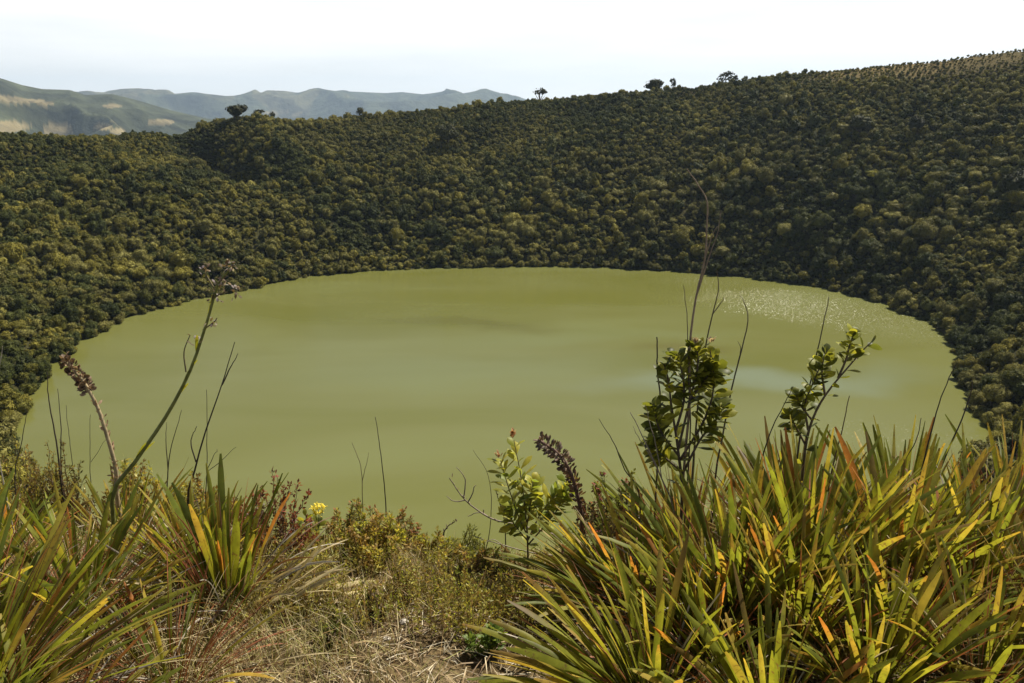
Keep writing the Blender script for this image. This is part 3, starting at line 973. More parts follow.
GR, GL = 'strap-leaved plants of the right clump', 'strap-leaved plants of the left clump'
right = [
 ('front plant at the left foot of the right clump, orange-tipped leaves over dry grass', .36, 1.82, 46, .60, (-.42, -.15), 55, .036, .45, 46),
 ('low front strap-leaved plant in the right clump with broad lime green leaves', .66, 1.66, 44, .52, (-.12, -.25), 50, .038, .55, 40),
 ('front strap-leaved plant in the middle of the right clump with yellow-edged leaves', .98, 1.80, 46, .56, (.05, -.2), 50, .036, .5, 50),
 ('low plant at the front right of the big clump, half buried in grey dead strands', 1.28, 1.78, 26, .52, (.35, -.1), 60, .030, .3, 110),
 ('left flank plant of the right clump, leaning over grey straw below the dark seed spike', .40, 2.35, 40, .58, (-.50, -.02), 50, .030, .3, 90),
 ('upright dark green strap-leaved plant left of centre in the right clump', .72, 2.25, 56, .66, (-.12, 0), 42, .036, .2, 46),
 ('tallest strap-leaved plant of the right clump, under the leafy branch, with orange-yellow tips', 1.00, 2.35, 60, .76, (.02, 0), 40, .040, .45, 40),
 ('strap-leaved plant right of the tallest one, long leaves slanting up to the right', 1.30, 2.30, 56, .72, (.30, 0), 42, .038, .35, 50),
 ('strap-leaved plant at the right side of the big clump with yellow leaves over brown strands', 1.62, 2.35, 46, .70, (.42, 0), 48, .034, .4, 90),
 ('back strap-leaved plant at the foot of the broad-leaved shrub in the right clump', .70, 2.85, 44, .66, (-.05, .05), 45, .030, .25, 60),
 ('back strap-leaved plant below the leafy branch, green blades against the water', 1.12, 2.85, 50, .72, (.10, .05), 45, .036, .3, 40),
 ('back right strap-leaved plant with a rust brown leaf standing up against the water', 1.56, 2.80, 50, .70, (.28, .05), 46, .036, .45, 50),
 ('strap-leaved plant at the far right edge of the clump, in front of the shore trees', 1.98, 2.75, 46, .70, (.30, 0), 48, .034, .35, 60),
 ('low strap-leaved plant in the right corner among pale grey dead blades', 1.62, 1.98, 30, .60, (.30, -.05), 58, .032, .35, 110),

 ('short plant with brown dead strands behind the low lime green front one', .58, 2.02, 40, .56, (-.15, -.05), 44, .034, .3, 70),
 ('short yellow-tipped plant filling the gap behind the middle front one', .88, 2.08, 42, .58, (0, -.05), 42, .034, .4, 70),
 ('short dark plant full of rusty dead strands, right of the middle front one', 1.16, 2.02, 34, .54, (.22, -.05), 48, .032, .25, 110),
 ('plant with thin rusty strands left of the grey dead blades in the right corner', 1.42, 2.08, 34, .60, (.32, -.02), 50, .032, .3, 110),
]
for k, (lb, x, y, n_, ln, le, spd, wd, yl, dd) in enumerate(right):
    strap_plant(lb, x, y, n_, ln, le, spd, wd, yl, dd, 0.32, group=GR, seed=k)
left = [
 ('front left plant with long grey-green blades sweeping up to the right', -1.42, 1.75, 50, .74, (.42, .05), 45, .026, .25, 80, .15),
 ('plant in the lower left corner with short lime green and orange-tipped blades', -1.18, 1.60, 26, .46, (.25, -.1), 50, .030, .5, 60, .15),
 ('left edge plant with tall green blades behind the sweeping grey-green ones', -1.72, 2.10, 46, .54, (.22, 0), 40, .032, .25, 50, .15),
 ('plant in the middle of the left clump with slender dark blades and grey straw', -1.36, 2.20, 44, .54, (.25, 0), 45, .024, .2, 90, .2),
 ('upright broad-bladed plant at the right end of the left clump with one orange blade', -.97, 2.35, 26, .58, (.02, 0), 20, .036, .3, 40, .15),
 ('slender upright green plant just left of the broad-bladed upright one', -1.14, 2.50, 60, .44, (0, 0), 30, .022, .25, 40, .3),
 ('straw-coloured narrow-leaved plant at the foot of the bent dry flower stalk', -1.50, 2.75, 40, .44, (0, 0), 45, .018, .5, 100, .1),
 ('narrow-leaved plant at the left edge below the heath bushes', -1.92, 2.70, 46, .36, (.1, 0), 45, .024, .4, 60, .1),
 ('low plant of brown and rust-red dead blades between the two left-hand clumps', -.98, 1.92, 12, .50, (.10, -.05), 55, .024, .1, 100, .5),
]
for k, (lb, x, y, n_, ln, le, spd, wd, yl, dd, ru) in enumerate(left):
    strap_plant(lb, x, y, n_, ln, le, spd, wd, yl, dd, ru, group=GL, seed=50 + k)
# the fan of pale dead blades at the foot of the upright plant
rg = np.random.default_rng(77)
mb = MB()
for k in range(26):
    a = rg.uniform(-0.5, 0.9)
    strap(mb, (rg.uniform(-.04, .04), rg.uniform(-.05, .05), 0.0), (math.cos(a) * .8, math.sin(a) * .5 - 0.1, rg.uniform(.12, 1.1)), rg.uniform(.18, .40), rg.uniform(.010, .020), rg.uniform(0, .6), rg.uniform(-1, 1), 6, .3, (STRAW * 0.6 + YEL * 0.3 + 0.06) * rg.uniform(.7, 1.15))
r_ = thing('dead_leaf_fan', 'fan of pale straw-yellow dead blades at the foot of the upright broad-bladed plant', 'dead plant', (-.84, 2.30, gz(-.84, 2.30)))
mb.build('blades', M['dead'], r_)

# ---- stems, twigs and stalks given by the way they are seen, standing at a real distance
def path(pxs, Y, root=True, dy=0.0):
    n_ = len(pxs)
    P = np.array([at(x, y, Y + dy * k / max(n_ - 1, 1)) for k, (x, y) in enumerate(pxs)])
    if root:
        g0 = gz(P[0][0], P[0][1])
        if P[0][2] > g0:
            P = np.concatenate([[[P[0][0], P[0][1], g0 - 0.03]], P])
    return P

def curve(P, m_=24):
    """Catmull-Rom through P"""
    P = np.asarray(P, float)
    if len(P) < 3:
        t = np.linspace(0, 1, 6)[:, None]
        return P[0] * (1 - t) + P[-1] * t
    Q = np.concatenate([[2 * P[0] - P[1]], P, [2 * P[-1] - P[-2]]])
    out_ = []
    per = max(3, m_ // (len(P) - 1))
    for i in range(1, len(Q) - 2):
        t = np.linspace(0, 1, per, endpoint=False)[:, None]
        a, b, c, d = Q[i - 1], Q[i], Q[i + 1], Q[i + 2]
        out_.append(0.5 * (2 * b + (c - a) * t + (2 * a - 5 * b + 4 * c - d) * t * t + (3 * b - a - 3 * c + d) * t ** 3))
    return np.concatenate(out_ + [P[-1:]])

def stem_into(mb, P, r0, r1, col, sides=6, wob=0.0, rg=rng):
    C_ = curve(P)
    if wob:
        C_ = C_ + np.cumsum(rg.normal(0, wob, C_.shape), 0) * np.linspace(0, 1, len(C_))[:, None]
    tube(mb, C_, np.linspace(r0, r1, len(C_)), sides, col)
    return C_

def dry_stem(label, pxs, Y, r0=0.004, r1=0.0016, col=DARK, branches=(), wob=0.0012, name='dry_twig', buds=0):
    P = path(pxs, Y)
    o_ = P[0].copy()
    rg = np.random.default_rng(int(pxs[0][0] * 7 + pxs[-1][1]))
    root = thing(name, label, 'twig', o_)
    mb = MB()
    stem_into(mb, P - o_, r0, r1, np.asarray(col), 6, wob, rg)
    mb.build('stalk', M['stem'], root)
    for b in branches:
        m2 = MB()
        Q = np.array([at(x, y, Y) for x, y in b]) - o_
        stem_into(m2, Q, r0 * 0.55, r1 * 0.7, np.asarray(col), 5, wob, rg)
        m2.build('branch', M['stem'], root)
    if buds:
        m3 = MB()
        C_ = curve(P - o_)
        for k in range(buds):
            p_ = C_[-1 - int(k * len(C_) * 0.5 / buds)]
            strap(m3, p_, rg.normal(size=3) * .5 + (0, 0, .8), rg.uniform(.012, .022), .006, .2, 0, 3, .4, np.asarray(col) * 1.4, blunt=True)
        m3.build('buds', M['dead'], root)
    return root

def blob_scales(mb, rg, C_, r_of, n_, ln, wd, colset, up=0.4):
    """scales or capsules set all round a stalk"""
    for k in range(n_):
        f = (k + rg.uniform()) / n_
        i = min(int(f * (len(C_) - 1)), len(C_) - 2)
        tan = unit(C_[i + 1] - C_[i])
        p_ = C_[i] + (C_[i + 1] - C_[i]) * rg.uniform()
        o_ = rg.normal(size=3); o_ = unit(o_ - tan * o_.dot(tan))
        d = unit(o_ + tan * up * rg.uniform(0.2, 1.6))
        c = np.array(colset[rg.integers(0, len(colset))]) * rg.uniform(0.7, 1.3)
        strap(mb, p_ + o_ * r_of * rg.uniform(0.2, 0.8), d, ln * rg.uniform(.7, 1.2), wd * rg.uniform(.7, 1.2), rg.uniform(-.4, .4), 0, 4, rg.uniform(.3, .8), c, face=np.cross(d, rg.normal(size=3)), blunt=True)

# bent dry flower stalk, left
Y0 = 2.75
P = path([(117, 496), (116, 470), (108, 437), (98, 405), (84, 380), (63, 357)], Y0)
o_ = P[0].copy()
st = thing('dry_flower_stalk', 'thick tan dry flower stalk bent over at the top, left, with a brown seed head', 'flower stalk', o_)
rg = np.random.default_rng(5)
mb = MB()
C_ = stem_into(mb, P - o_, 0.0090, 0.0050, (0.30, 0.235, 0.13), 8, 0.0008, rg)
mb.build('stalk', M['stem'], st)
mb = MB()
blob_scales(mb, rg, C_[:int(len(C_) * .72)], 0.014, 60, .022, .009, [(0.38, .27, .16), (.28, .18, .11)], 1.5)
mb.build('bracts', M['dead'], st)
mb = MB()
blob_scales(mb, rg, C_[int(len(C_) * .72):], 0.018, 190, .020, .015, [(.17, .11, .065), (.26, .18, .11), (.10, .065, .04)], .3)
mb.build('seed_head', M['dead'], st)

# dark seed spike in the centre
P = path([(580, 545), (582, 520), (577, 495), (570, 472), (558, 454), (538, 440)], 2.7)
o_ = P[0].copy()
st = thing('dry_seed_spike', 'dark purple-brown dry seed spike nodding left beside the yellow-green shrub', 'flower stalk', o_)
mb = MB()
C_ = stem_into(mb, P - o_, 0.010, 0.006, (.12, .07, .05), 8, 0.0005, rg)
mb.build('stalk', M['stem'], st)
mb = MB()
h_ = int(len(C_) * .32)
blob_scales(mb, rg, C_[h_:int(len(C_) * .75)], 0.014, 110, .026, .014, [(.13, .075, .04), (.19, .11, .055), (.07, .045, .03)], .8)
mb.build('bracts', M['dead'], st)
mb = MB()
blob_scales(mb, rg, C_[int(len(C_) * .70):], 0.021, 130, .027, .014, [(.13, .085, .055), (.22, .16, .11), (.07, .05, .035)], .4)
mb.build('seed_head', M['dead'], st)

# tall green flowering stalk, left
P = path([(112, 500), (135, 462), (165, 418), (190, 370), (207, 320), (217, 285), (228, 270)], 2.5)
o_ = P[0].copy()
st = thing('green_flower_stalk', 'tall slanting green flower stalk at left, small mauve flowers at its tip', 'flower stalk', o_)
mb = MB()
C_ = stem_into(mb, P - o_, 0.0085, 0.003, np.array((.14, .15, .04)), 7, 0.0003, rg)
mb.build('stalk', M['stem'], st)
mb = MB()
for (f, ln, wd) in ((.28, .16, .018), (.33, .10, .014), (.48, .09, .014), (.56, .07, .012), (.66, .07, .010), (.74, .08, .010), (.60, .05, .010), (.80, .05, .008)):
    i = int(f * (len(C_) - 1)); tan = unit(C_[i + 1] - C_[i])
    strap(mb, C_[i], tan + np.array([rg.uniform(-.25, .35), rg.uniform(-.2, .2), .1]), ln, wd, .25, rg.uniform(-.5, .5), 6, .4, LIME * .9)
mb.build('bracts', M['leaf'], st)
for b in ([(186, 372), (184, 352), (190, 335)], [(203, 330), (214, 322), (217, 318)], [(212, 300), (220, 294), (228, 292)], [(215, 290), (205, 272), (208, 266)]):
    mb = MB(); stem_into(mb, np.array([at(x, y, 2.5) for x, y in b]) - o_, .003, .0015, (.12, .10, .05), 5)
    mb.build('branch', M['stem'], st)
for (fx, fy, cnt) in ((229, 266, 8), (222, 284, 6), (237, 291, 6), (212, 296, 4), (213, 322, 3), (205, 268, 4), (195, 340, 3)):
    mb = MB()
    c0 = at(fx, fy, 2.5) - o_
    for k in range(cnt * 3):
        strap(mb, c0 + rg.normal(0, .010, 3), rg.normal(size=3) + (0, 0, .3), rg.uniform(.012, .024), .010, .5, 0, 3, .3, [(.22, .18, .18), (.14, .10, .07), (.34, .30, .28), (.10, .075, .045)][rg.integers(0, 4)], blunt=True)
    mb.build('flower', M['flower'], st)

dry_stem('dark forked twig leaning right beside the green flower stalk, left', [(188, 500), (195, 470), (206, 430), (222, 385), (236, 342)], 2.8, .0055, .0015, DARK, [[(222, 385), (232, 366), (241, 352)], [(196, 462), (190, 440), (195, 425)]])
dry_stem('straight thin dark stem right of the leaning twig, with side sprays', [(206, 505), (207, 460), (206, 390)], 2.85, .003, .001, DARK, [[(207, 472), (222, 460), (236, 446)], [(207, 470), (214, 455), (219, 448)]])
dry_stem('short dark stem left of the leaning twig', [(167, 500), (168, 455), (177, 410)], 2.85, .004, .001, DARK, [[(168, 470), (166, 440), (166, 422)]])
dry_stem('dark stem standing tall against the water at far left', [(62, 490), (56, 440), (50, 400), (48, 372)], 2.9, .0045, .0012, DARK)
dry_stem('thin dark stem second from the tall far left one', [(62, 480), (61, 430), (58, 388)], 2.95, .0035, .001, DARK)
dry_stem('stem leaning right from the left edge bushes', [(14, 485), (20, 440), (25, 410)], 2.9, .003, .001, DARK)
dry_stem('pale dry grass culm at the left edge over the shore trees', [(-4, 440), (0, 400), (2, 365), (6, 343)], 2.4, .002, .001, GREY)
dry_stem('faint thin stem between the far left stems and the bent stalk', [(76, 490), (70, 440), (66, 405)], 3.1, .002, .0008, DARK)
dry_stem('faint forked stem just left of the bent dry stalk', [(92, 490), (90, 450), (91, 415)], 3.1, .002, .0008, DARK, [[(91, 462), (100, 448), (106, 436)]])
dry_stem('tall dark stem alone against the water left of centre', [(386, 545), (386, 500), (382, 455), (378, 417)], 3.2, .0042, .0014, DARK)
dry_stem('small pale forked stem left of the lone dark stem', [(364, 545), (363, 500), (361, 465), (353, 440)], 3.2, .003, .0009, (.14, .10, .06), [[(362, 482), (365, 468), (368, 455)]])
dry_stem('bare grey branch reaching left over the water in the centre', [(560, 540), (520, 526), (490, 518), (466, 500), (452, 478)], 2.9, .0055, .002, (.20, .16, .12),
         [[(466, 500), (455, 502), (448, 497)], [(464, 498), (464, 478), (455, 465)], [(490, 518), (480, 512), (470, 515)], [(468, 502), (474, 492), (476, 486)]], buds=9)
dry_stem('second bare grey branch below the first, reaching left in the centre', [(575, 560), (540, 555), (505, 548), (472, 538)], 2.85, .004, .0015, (.24, .20, .15), [[(505, 548), (495, 540), (485, 541)]])
dry_stem('thin curved stem left of the yellow-green shrub', [(478, 570), (488, 540), (491, 500), (485, 472), (472, 452)], 3.0, .0025, .0008, (.10, .08, .05))
dry_stem('short dark spike between the curved stem and the yellow-green shrub', [(506, 540), (504, 518), (497, 492)], 3.0, .003, .0018, DARK, buds=8)
dry_stem('dark nodding stem with a curled tip left of the bare branches', [(452, 590), (446, 560), (443, 540), (447, 528), (456, 522)], 3.1, .003, .002, (.07, .05, .04), buds=16)
dry_stem('tallest bare stem of the shrub on the right, pale top above the far shore', [(684, 470), (690, 400), (690, 350), (696, 300), (705, 262), (707, 232), (708, 204), (700, 188), (689, 170)], 2.65, .0052, .0015, (.22, .165, .11),
         [[(697, 295), (708, 262), (716, 240), (722, 212)], [(705, 258), (711, 240), (718, 226)]])
dry_stem('thin stem left of the tallest bare stem', [(690, 440), (689, 380), (688, 330), (684, 288)], 2.65, .003, .001, (.09, .07, .05))
dry_stem('forked dark stem right of the tallest bare stem', [(694, 450), (700, 380), (708, 330), (717, 290), (716, 268)], 2.7, .004, .0012, (.09, .07, .045), [[(712, 315), (720, 304), (722, 295)]])
dry_stem('dark wavy stem curving up between the two leafy shrubs', [(715, 480), (722, 440), (732, 390), (742, 350), (748, 322), (745, 305), (740, 298)], 2.75, .0042, .001, (.10, .08, .05), [[(736, 372), (740, 350), (737, 340)]])
dry_stem('straight dark stem beside the leafy branch on the right', [(795, 480), (803, 420), (815, 365), (824, 325), (830, 299)], 2.75, .0042, .0012, (.07, .055, .04))
dry_stem('short dark stem leaning right below the wavy one', [(752, 500), (768, 440), (783, 405), (793, 386)], 2.7, .0035, .001, DARK)
dry_stem('leaning stem left of the leafy broad-leaved shrub', [(640, 500), (625, 470), (612, 440), (598, 420)], 2.6, .0035, .001, DARK)
dry_stem('pair-stem leaning left in front of the broad-leaved shrub', [(675, 520), (658, 470), (642, 435), (630, 412)], 2.5, .0035, .0013, (.22, .18, .14), [[(658, 470), (644, 445), (632, 428)], [(662, 480), (655, 440), (645, 405)]])
dry_stem('stub stem standing left of the broad-leaved shrub\'s top', [(660, 420), (658, 370), (657, 336)], 2.7, .0035, .0022, DARK)
dry_stem('long dark stem leaning right at the right, in front of the water', [(915, 500), (925, 455), (938, 405), (955, 365)], 2.8, .0042, .0015, DARK)
dry_stem('long dark stem nearest the right shore', [(930, 500), (945, 455), (960, 420), (969, 388), (969, 380)], 2.8, .0042, .0015, DARK)
dry_stem('short dark stem leaning right above the yellow leaf tips', [(880, 500), (900, 465), (915, 440), (921, 415)], 2.75, .0035, .0012, DARK)
dry_stem('brown stem rising from the strap leaves right of the leafy branch', [(828, 490), (838, 440), (848, 398)], 2.7, .0035, .0015, (.13, .08, .045))

# ---- leafy shrubs
def leafy_shrub(label, stems, Y, leaf, n_per, cols, twig=(.12, .09, .06), r0=.006, buds=(), budcol=(.5, .12, .06), name='leafy_shrub', cat='shrub', seed=0, start=.25, dy=0.0, spreadv=.9):
    rg = np.random.default_rng(400 + seed)
    P0 = path(stems[0], Y)
    o_ = P0[0].copy()
    root = thing(name, label, cat, o_)
    for j, s_ in enumerate(stems):
        P = path(s_, Y, root=(j == 0)) - o_
        mb = MB()
        C_ = stem_into(mb, P, r0 * (1 if j == 0 else .7), r0 * .3, np.asarray(twig), 6, .0004, rg)
        mb.build('branch', M['stem'], root)
        mb = MB()
        n_ = int(n_per * (len(C_) / 24) ** .5)
        ang0 = rg.uniform(0, 6)
        for k in range(n_):
            f = start + (1 - start) * (k + .5) / n_
            i = min(int(f * (len(C_) - 1)), len(C_) - 2)
            tan = unit(C_[i + 1] - C_[i])
            u_ = unit(np.cross(tan, (.2, .9, .3))); v_ = np.cross(tan, u_)
            a = ang0 + k * 2.4 + rg.normal(0, .3)
            o2 = math.cos(a) * u_ + math.sin(a) * v_
            d = unit(o2 * spreadv + tan * (.55 + .9 * max(0, f - .6)))
            ln = leaf[0] * rg.uniform(.65, 1.15) * (1 - .35 * max(0, f - .75) / .25)
            c = np.array(cols[rg.integers(0, len(cols))]) * rg.uniform(.75, 1.25)
            fc = unit(np.cross(d, rg.normal(size=3) + np.cross(d, tan) * 2.5))
            strap(mb, C_[i] + d * .004, d, ln, leaf[1] * rg.uniform(.8, 1.2), rg.uniform(-.2, .6), rg.uniform(-.4, .4), 5, .3, c, face=np.cross(np.cross(d, tan), d) + rg.normal(0, .35, 3), blunt=True)
        mb.build('leaves', M['small_leaf'], root)
    for (bx, by) in buds:
        mb = MB()
        c0 = at(bx, by, Y) - o_
        for k in range(9):
            strap(mb, c0 + rg.normal(0, .003, 3), (rg.normal(0, .35), rg.normal(0, .35), 1), .022 * rg.uniform(.7, 1.2), .010, .2, 0, 4, .4, np.array(budcol) * rg.uniform(.7, 1.3), blunt=True)
        mb.build('bud', M['flower'], root)
    return root
DG = [(.085, .10, .016), (.12, .135, .020), (.18, .19, .028), (.26, .255, .035)]
YG = [(.24, .26, .035), (.30, .30, .04), (.17, .21, .03), (.36, .33, .05)]
leafy_shrub('yellow-green broad-leaved shrub with red-tipped shoots in the centre', [
    [(528, 560), (527, 530), (524, 500), (520, 470), (514, 440)], [(527, 535), (516, 510), (506, 480), (500, 460)], [(528, 540), (540, 515), (552, 500), (562, 492)], [(528, 545), (545, 525), (560, 505), (566, 480)],
    [(527, 525), (530, 505), (533, 480)], [(527, 540), (515, 525), (508, 508)]], 2.75, (.070, .030), 32, YG, (.16, .13, .06), .005, [(513, 434), (499, 457), (512, 438)], (.42, .24, .12), seed=1)
leafy_shrub('tall dark broad-leaved shrub with pale leaf glints right of centre', [
    [(682, 500), (678, 450), (672, 410), (668, 380), (664, 365)], [(678, 450), (690, 400), (698, 365), (696, 345)], [(676, 430), (684, 400), (682, 372), (676, 352)], [(680, 460), (704, 420), (714, 385), (710, 350)],
    [(678, 455), (660, 430), (654, 405)], [(682, 475), (700, 440), (716, 420), (722, 405)], [(690, 400), (706, 378), (716, 365)], [(680, 470), (662, 455), (652, 442)]], 2.65, (.068, .031), 44, DG, (.10, .075, .05), .007, [(711, 342), (696, 343)], (.30, .24, .18), seed=2)
leafy_shrub('leafy branch leaning right over the strap leaves, rounded leaves against the water', [
    [(800, 500), (805, 450), (812, 420), (825, 395), (845, 370), (862, 350), (872, 340)], [(838, 378), (846, 360), (850, 345), (855, 332)], [(808, 430), (805, 405), (812, 385), (820, 365)], [(812, 420), (800, 405), (795, 395)],
    [(825, 396), (822, 370), (826, 350)], [(806, 446), (795, 425), (790, 415)]], 2.7, (.058, .030), 24, [(.12, .13, .020), (.17, .18, .026), (.27, .27, .035), (.08, .095, .018)], (.12, .09, .05), .0065, seed=3)
leafy_shrub('leafy twig with dark leaves beside the yellow flower', [
    [(312, 575), (309, 550), (306, 530), (305, 515)], [(309, 548), (316, 532), (318, 522)], [(309, 552), (300, 535), (298, 523)]], 2.95, (.045, .022), 14, DG, (.10, .08, .05), .004, seed=4)
leafy_shrub('low shrub with bright yellow-green upright leaves left of the bare branches', [
    [(412, 600), (410, 580), (408, 562), (404, 548)], [(411, 590), (400, 574), (396, 560)], [(412, 592), (420, 575), (425, 560)]], 3.0, (.075, .022), 13, YG, (.14, .11, .05), .004, seed=5)
leafy_shrub('small round-leaved green plant at the foot of the right clump beside dry grass', [
    [(487, 668), (486, 650), (484, 632)], [(487, 660), (497, 645), (500, 632)], [(487, 662), (474, 650), (470, 638)], [(487, 655), (491, 640), (493, 626)]], 2.1, (.030, .016), 30, [(.11, .16, .025), (.16, .21, .03), (.07, .11, .02)], (.10, .08, .05), .003, seed=6)

# yellow flower
P = path([(320, 585), (319, 550), (318, 517)], 2.95)
o_ = P[0].copy()
fl = thing('yellow_flower', 'yellow composite flower head on thin stalks left of the lake centre', 'flower', o_)
mb = MB(); stem_into(mb, P - o_, .0022, .0018, (.14, .16, .05), 5); mb.build('stalk', M['stem'], fl)
for (fx, fy) in ((313, 508), (318, 506), (324, 507), (320, 513), (315, 512)):
    mb = MB()
    c0 = at(fx, fy, 2.95) - o_
    for k in range(26):
        strap(mb, c0 + rg.normal(0, .004, 3), rg.normal(size=3) + (0, -.2, .5), rg.uniform(.010, .018), .006, .4, 0, 3, .2, (.80, .62, .08), blunt=True)
    mb.build('petals', M['flower'], fl)
    mb = MB(); stem_into(mb, np.array([P[-1] - o_ + (0, 0, -.05), c0]), .0014, .001, (.14, .16, .05), 5); mb.build('stalk', M['stem'], fl)

# heath bushes: many fine twigs clothed in tiny leaves
def heath_bush(label, x, y, height, width, cols, stems=26, per=60, leaf=(.016, .006), seed=0, name='heath_bush', tips=None, group=None, lean=(0, 0)):
    rg = np.random.default_rng(700 + seed)
    root = thing(name, label, 'shrub', (x, y, gz(x, y) - .02), group)
    tw, lf, fw = MB(), [], MB()
    pos, dr, cc = [], [], []
    stems = int(stems * 1.35)
    for k in range(stems):
        a = rg.uniform(0, 6.283); rr_ = width * .5 * math.sqrt(rg.uniform()) 
        top = np.array([math.cos(a) * rr_ + lean[0], math.sin(a) * rr_ + lean[1], height * rg.uniform(.6, 1.08) * (1 - .35 * (rr_ / (width * .5)) ** 2)])
        b = np.array([math.cos(a), math.sin(a), 0]) * width * .08
        mid = (b + top) * .5 + rg.normal(0, .025, 3)
        C_ = curve([b, mid, top], 14)
        C_ += rg.normal(0, .003, C_.shape)
        tube(tw, C_, np.linspace(.0035, .001, len(C_)), 4, (.11, .075, .045))
        shade_ = rg.uniform(.7, 1.25)
        ci_ = np.array(cols[rg.integers(0, len(cols))])
        f = rg.uniform(.25, 1.02, per)
        ii = np.clip((f * (len(C_) - 1)).astype(int), 0, len(C_) - 2)
        p_ = C_[ii] + (C_[ii + 1] - C_[ii]) * rg.uniform(0, 1, (per, 1))
        tn = C_[ii + 1] - C_[ii]; tn /= np.maximum(np.linalg.norm(tn, axis=1)[:, None], 1e-6)
        d = rg.normal(0, .8, (per, 3)) + tn * .9
        pos.append(p_ + d * .003); dr.append(d / np.linalg.norm(d, axis=1)[:, None])
        cc.append(ci_ * shade_ * rg.uniform(.7, 1.3, (per, 1)))
        if tips is not None and rg.uniform() < .6:
            fw = MB()
            for q in range(5):
                strap(fw, top + rg.normal(0, .006, 3), rg.normal(size=3) + (0, 0, .8), .018, .008, .3, 0, 3, .3, np.array(tips) * rg.uniform(.7, 1.3), blunt=True)
            fw.build('flower_tip', M['flower'], root)
    p_ = np.concatenate(pos); d = np.concatenate(dr); c = np.concatenate(cc)
    n_ = len(p_)
    ref = rg.normal(size=(n_, 3)); u_ = np.cross(d, ref); u_ /= np.linalg.norm(u_, axis=1)[:, None]
    ln = leaf[0] * rg.uniform(.6, 1.3, (n_, 1)); wd = leaf[1] * rg.uniform(.7, 1.3, (n_, 1))
    V = np.stack([p_, p_ + d * ln * .45 - u_ * wd * .5, p_ + d * ln, p_ + d * ln * .45 + u_ * wd * .5], 1).reshape(-1, 3)
    m2 = MB(); m2.add(V, np.arange(n_ * 4).reshape(-1, 4), np.repeat(c, 4, 0))
    tw.build('twigs', M['stem'], root)
    m2.build('leaves', M['small_leaf'], root, False)
    return root
OLIVE = [(.17, .165, .035), (.13, .135, .028), (.22, .20, .045), (.18, .12, .04)]
GOLD = [(.29, .26, .05), (.22, .22, .04), (.34, .29, .06), (.19, .13, .04)]
REDB = [(.17, .055, .03), (.12, .04, .022), (.20, .085, .035), (.12, .07, .03)]
def hb(label, px, Y, top_py, wpx, cols, **kw):
    """a bush whose middle is seen at column px, Y metres north, its top at row top_py"""
    P = at(px, top_py, Y)
    h_ = max(.12, P[2] - gz(P[0], P[1]))
    wd = wpx / FPX * (Y / ray(px, top_py)[1])
    heath_bush(label, P[0], Y, h_, wd, cols, **kw)
hb('reddish-brown heath bush in front of the water left of centre', 274, 2.75, 472, 78, REDB, stems=34, per=70, seed=1, leaf=(.016, .008), tips=(.22, .07, .04))
hb('smaller dark red bush behind the upright broad-bladed plant', 236, 3.1, 496, 44, REDB, stems=20, per=60, seed=2, leaf=(.015, .008))
hb('golden-green heath bush at the left edge', 16, 3.0, 440, 76, GOLD, stems=46, per=80, seed=3)
hb('brown and green heath bush left of the bent dry stalk', 50, 2.95, 440, 62, [(.15, .10, .03), (.12, .11, .028), (.20, .15, .04)], stems=40, per=80, seed=4)
hb('yellow-green heath bush behind the bent dry stalk', 128, 3.05, 456, 60, GOLD, stems=40, per=80, seed=5, leaf=(.020, .009))
hb('yellowish small-leaved bush below the leaning dark twig', 192, 3.05, 476, 80, GOLD, stems=44, per=70, seed=6, leaf=(.020, .009))
hb('bushy olive heath shrub below the lone dark stem', 352, 2.9, 500, 70, OLIVE, stems=44, per=90, seed=7, tips=(.28, .14, .05))
hb('brown-tipped heath shrub right of the lone dark stem', 396, 2.95, 508, 50, [(.16, .10, .035), (.13, .115, .03), (.19, .15, .04)], stems=32, per=80, seed=8, tips=(.24, .10, .04))
hb('low olive heath bush below the curled dark stem', 440, 2.95, 545, 76, OLIVE, stems=40, per=80, seed=9)
hb('feathery olive tuft of heath beside the curled dark stem', 468, 2.95, 522, 34, [(.16, .17, .04), (.12, .13, .03)], stems=22, per=70, seed=10, leaf=(.022, .004))
hb('dense green heath bush below the yellow-green shrub', 508, 2.95, 556, 66, [(.08, .09, .022), (.11, .11, .026), (.14, .10, .03)], stems=36, per=80, seed=11)
hb('reddish-budded heath bush behind the right clump, left of the broad-leaved shrub', 622, 2.95, 470, 84, [(.10, .105, .03), (.15, .08, .035), (.08, .09, .025)], stems=46, per=70, seed=12, leaf=(.018, .010), tips=(.24, .07, .05))
hb('brownish twiggy bush between the seed spike and the right clump', 596, 2.7, 500, 60, [(.13, .09, .035), (.10, .09, .03)], stems=34, per=40, seed=13)
hb('faded straw-green heath bush below the red bush', 292, 2.9, 540, 70, [(.22, .185, .05), (.16, .15, .04)], stems=34, per=60, seed=14, leaf=(.018, .005))
hb('low faded heath bush on the dry grass below the olive shrub', 356, 2.75, 572, 70, [(.18, .14, .045), (.14, .125, .035)], stems=30, per=60, seed=15, leaf=(.016, .005))
hb('low brown heath bush on the dry grass left of the right clump', 452, 2.6, 590, 70, [(.16, .11, .04), (.13, .11, .035), (.19, .15, .05)], stems=34, per=60, seed=16, leaf=(.016, .005))
YGH = [(.32, .31, .05), (.25, .25, .04), (.38, .33, .07), (.26, .18, .05)]
hb('yellow-green heath bush directly below the yellow flower', 318, 2.85, 522, 66, YGH, stems=36, per=70, seed=21, leaf=(.018, .007))
hb('leafy yellow-olive bush in front of the bushy olive one, left of centre', 372, 2.75, 512, 70, YGH, stems=38, per=70, seed=22, leaf=(.020, .008), tips=(.30, .20, .06))
hb('golden heath bush between the bright upright leaves and the bare branches', 432, 2.8, 530, 68, YGH, stems=34, per=70, seed=23, leaf=(.018, .007))
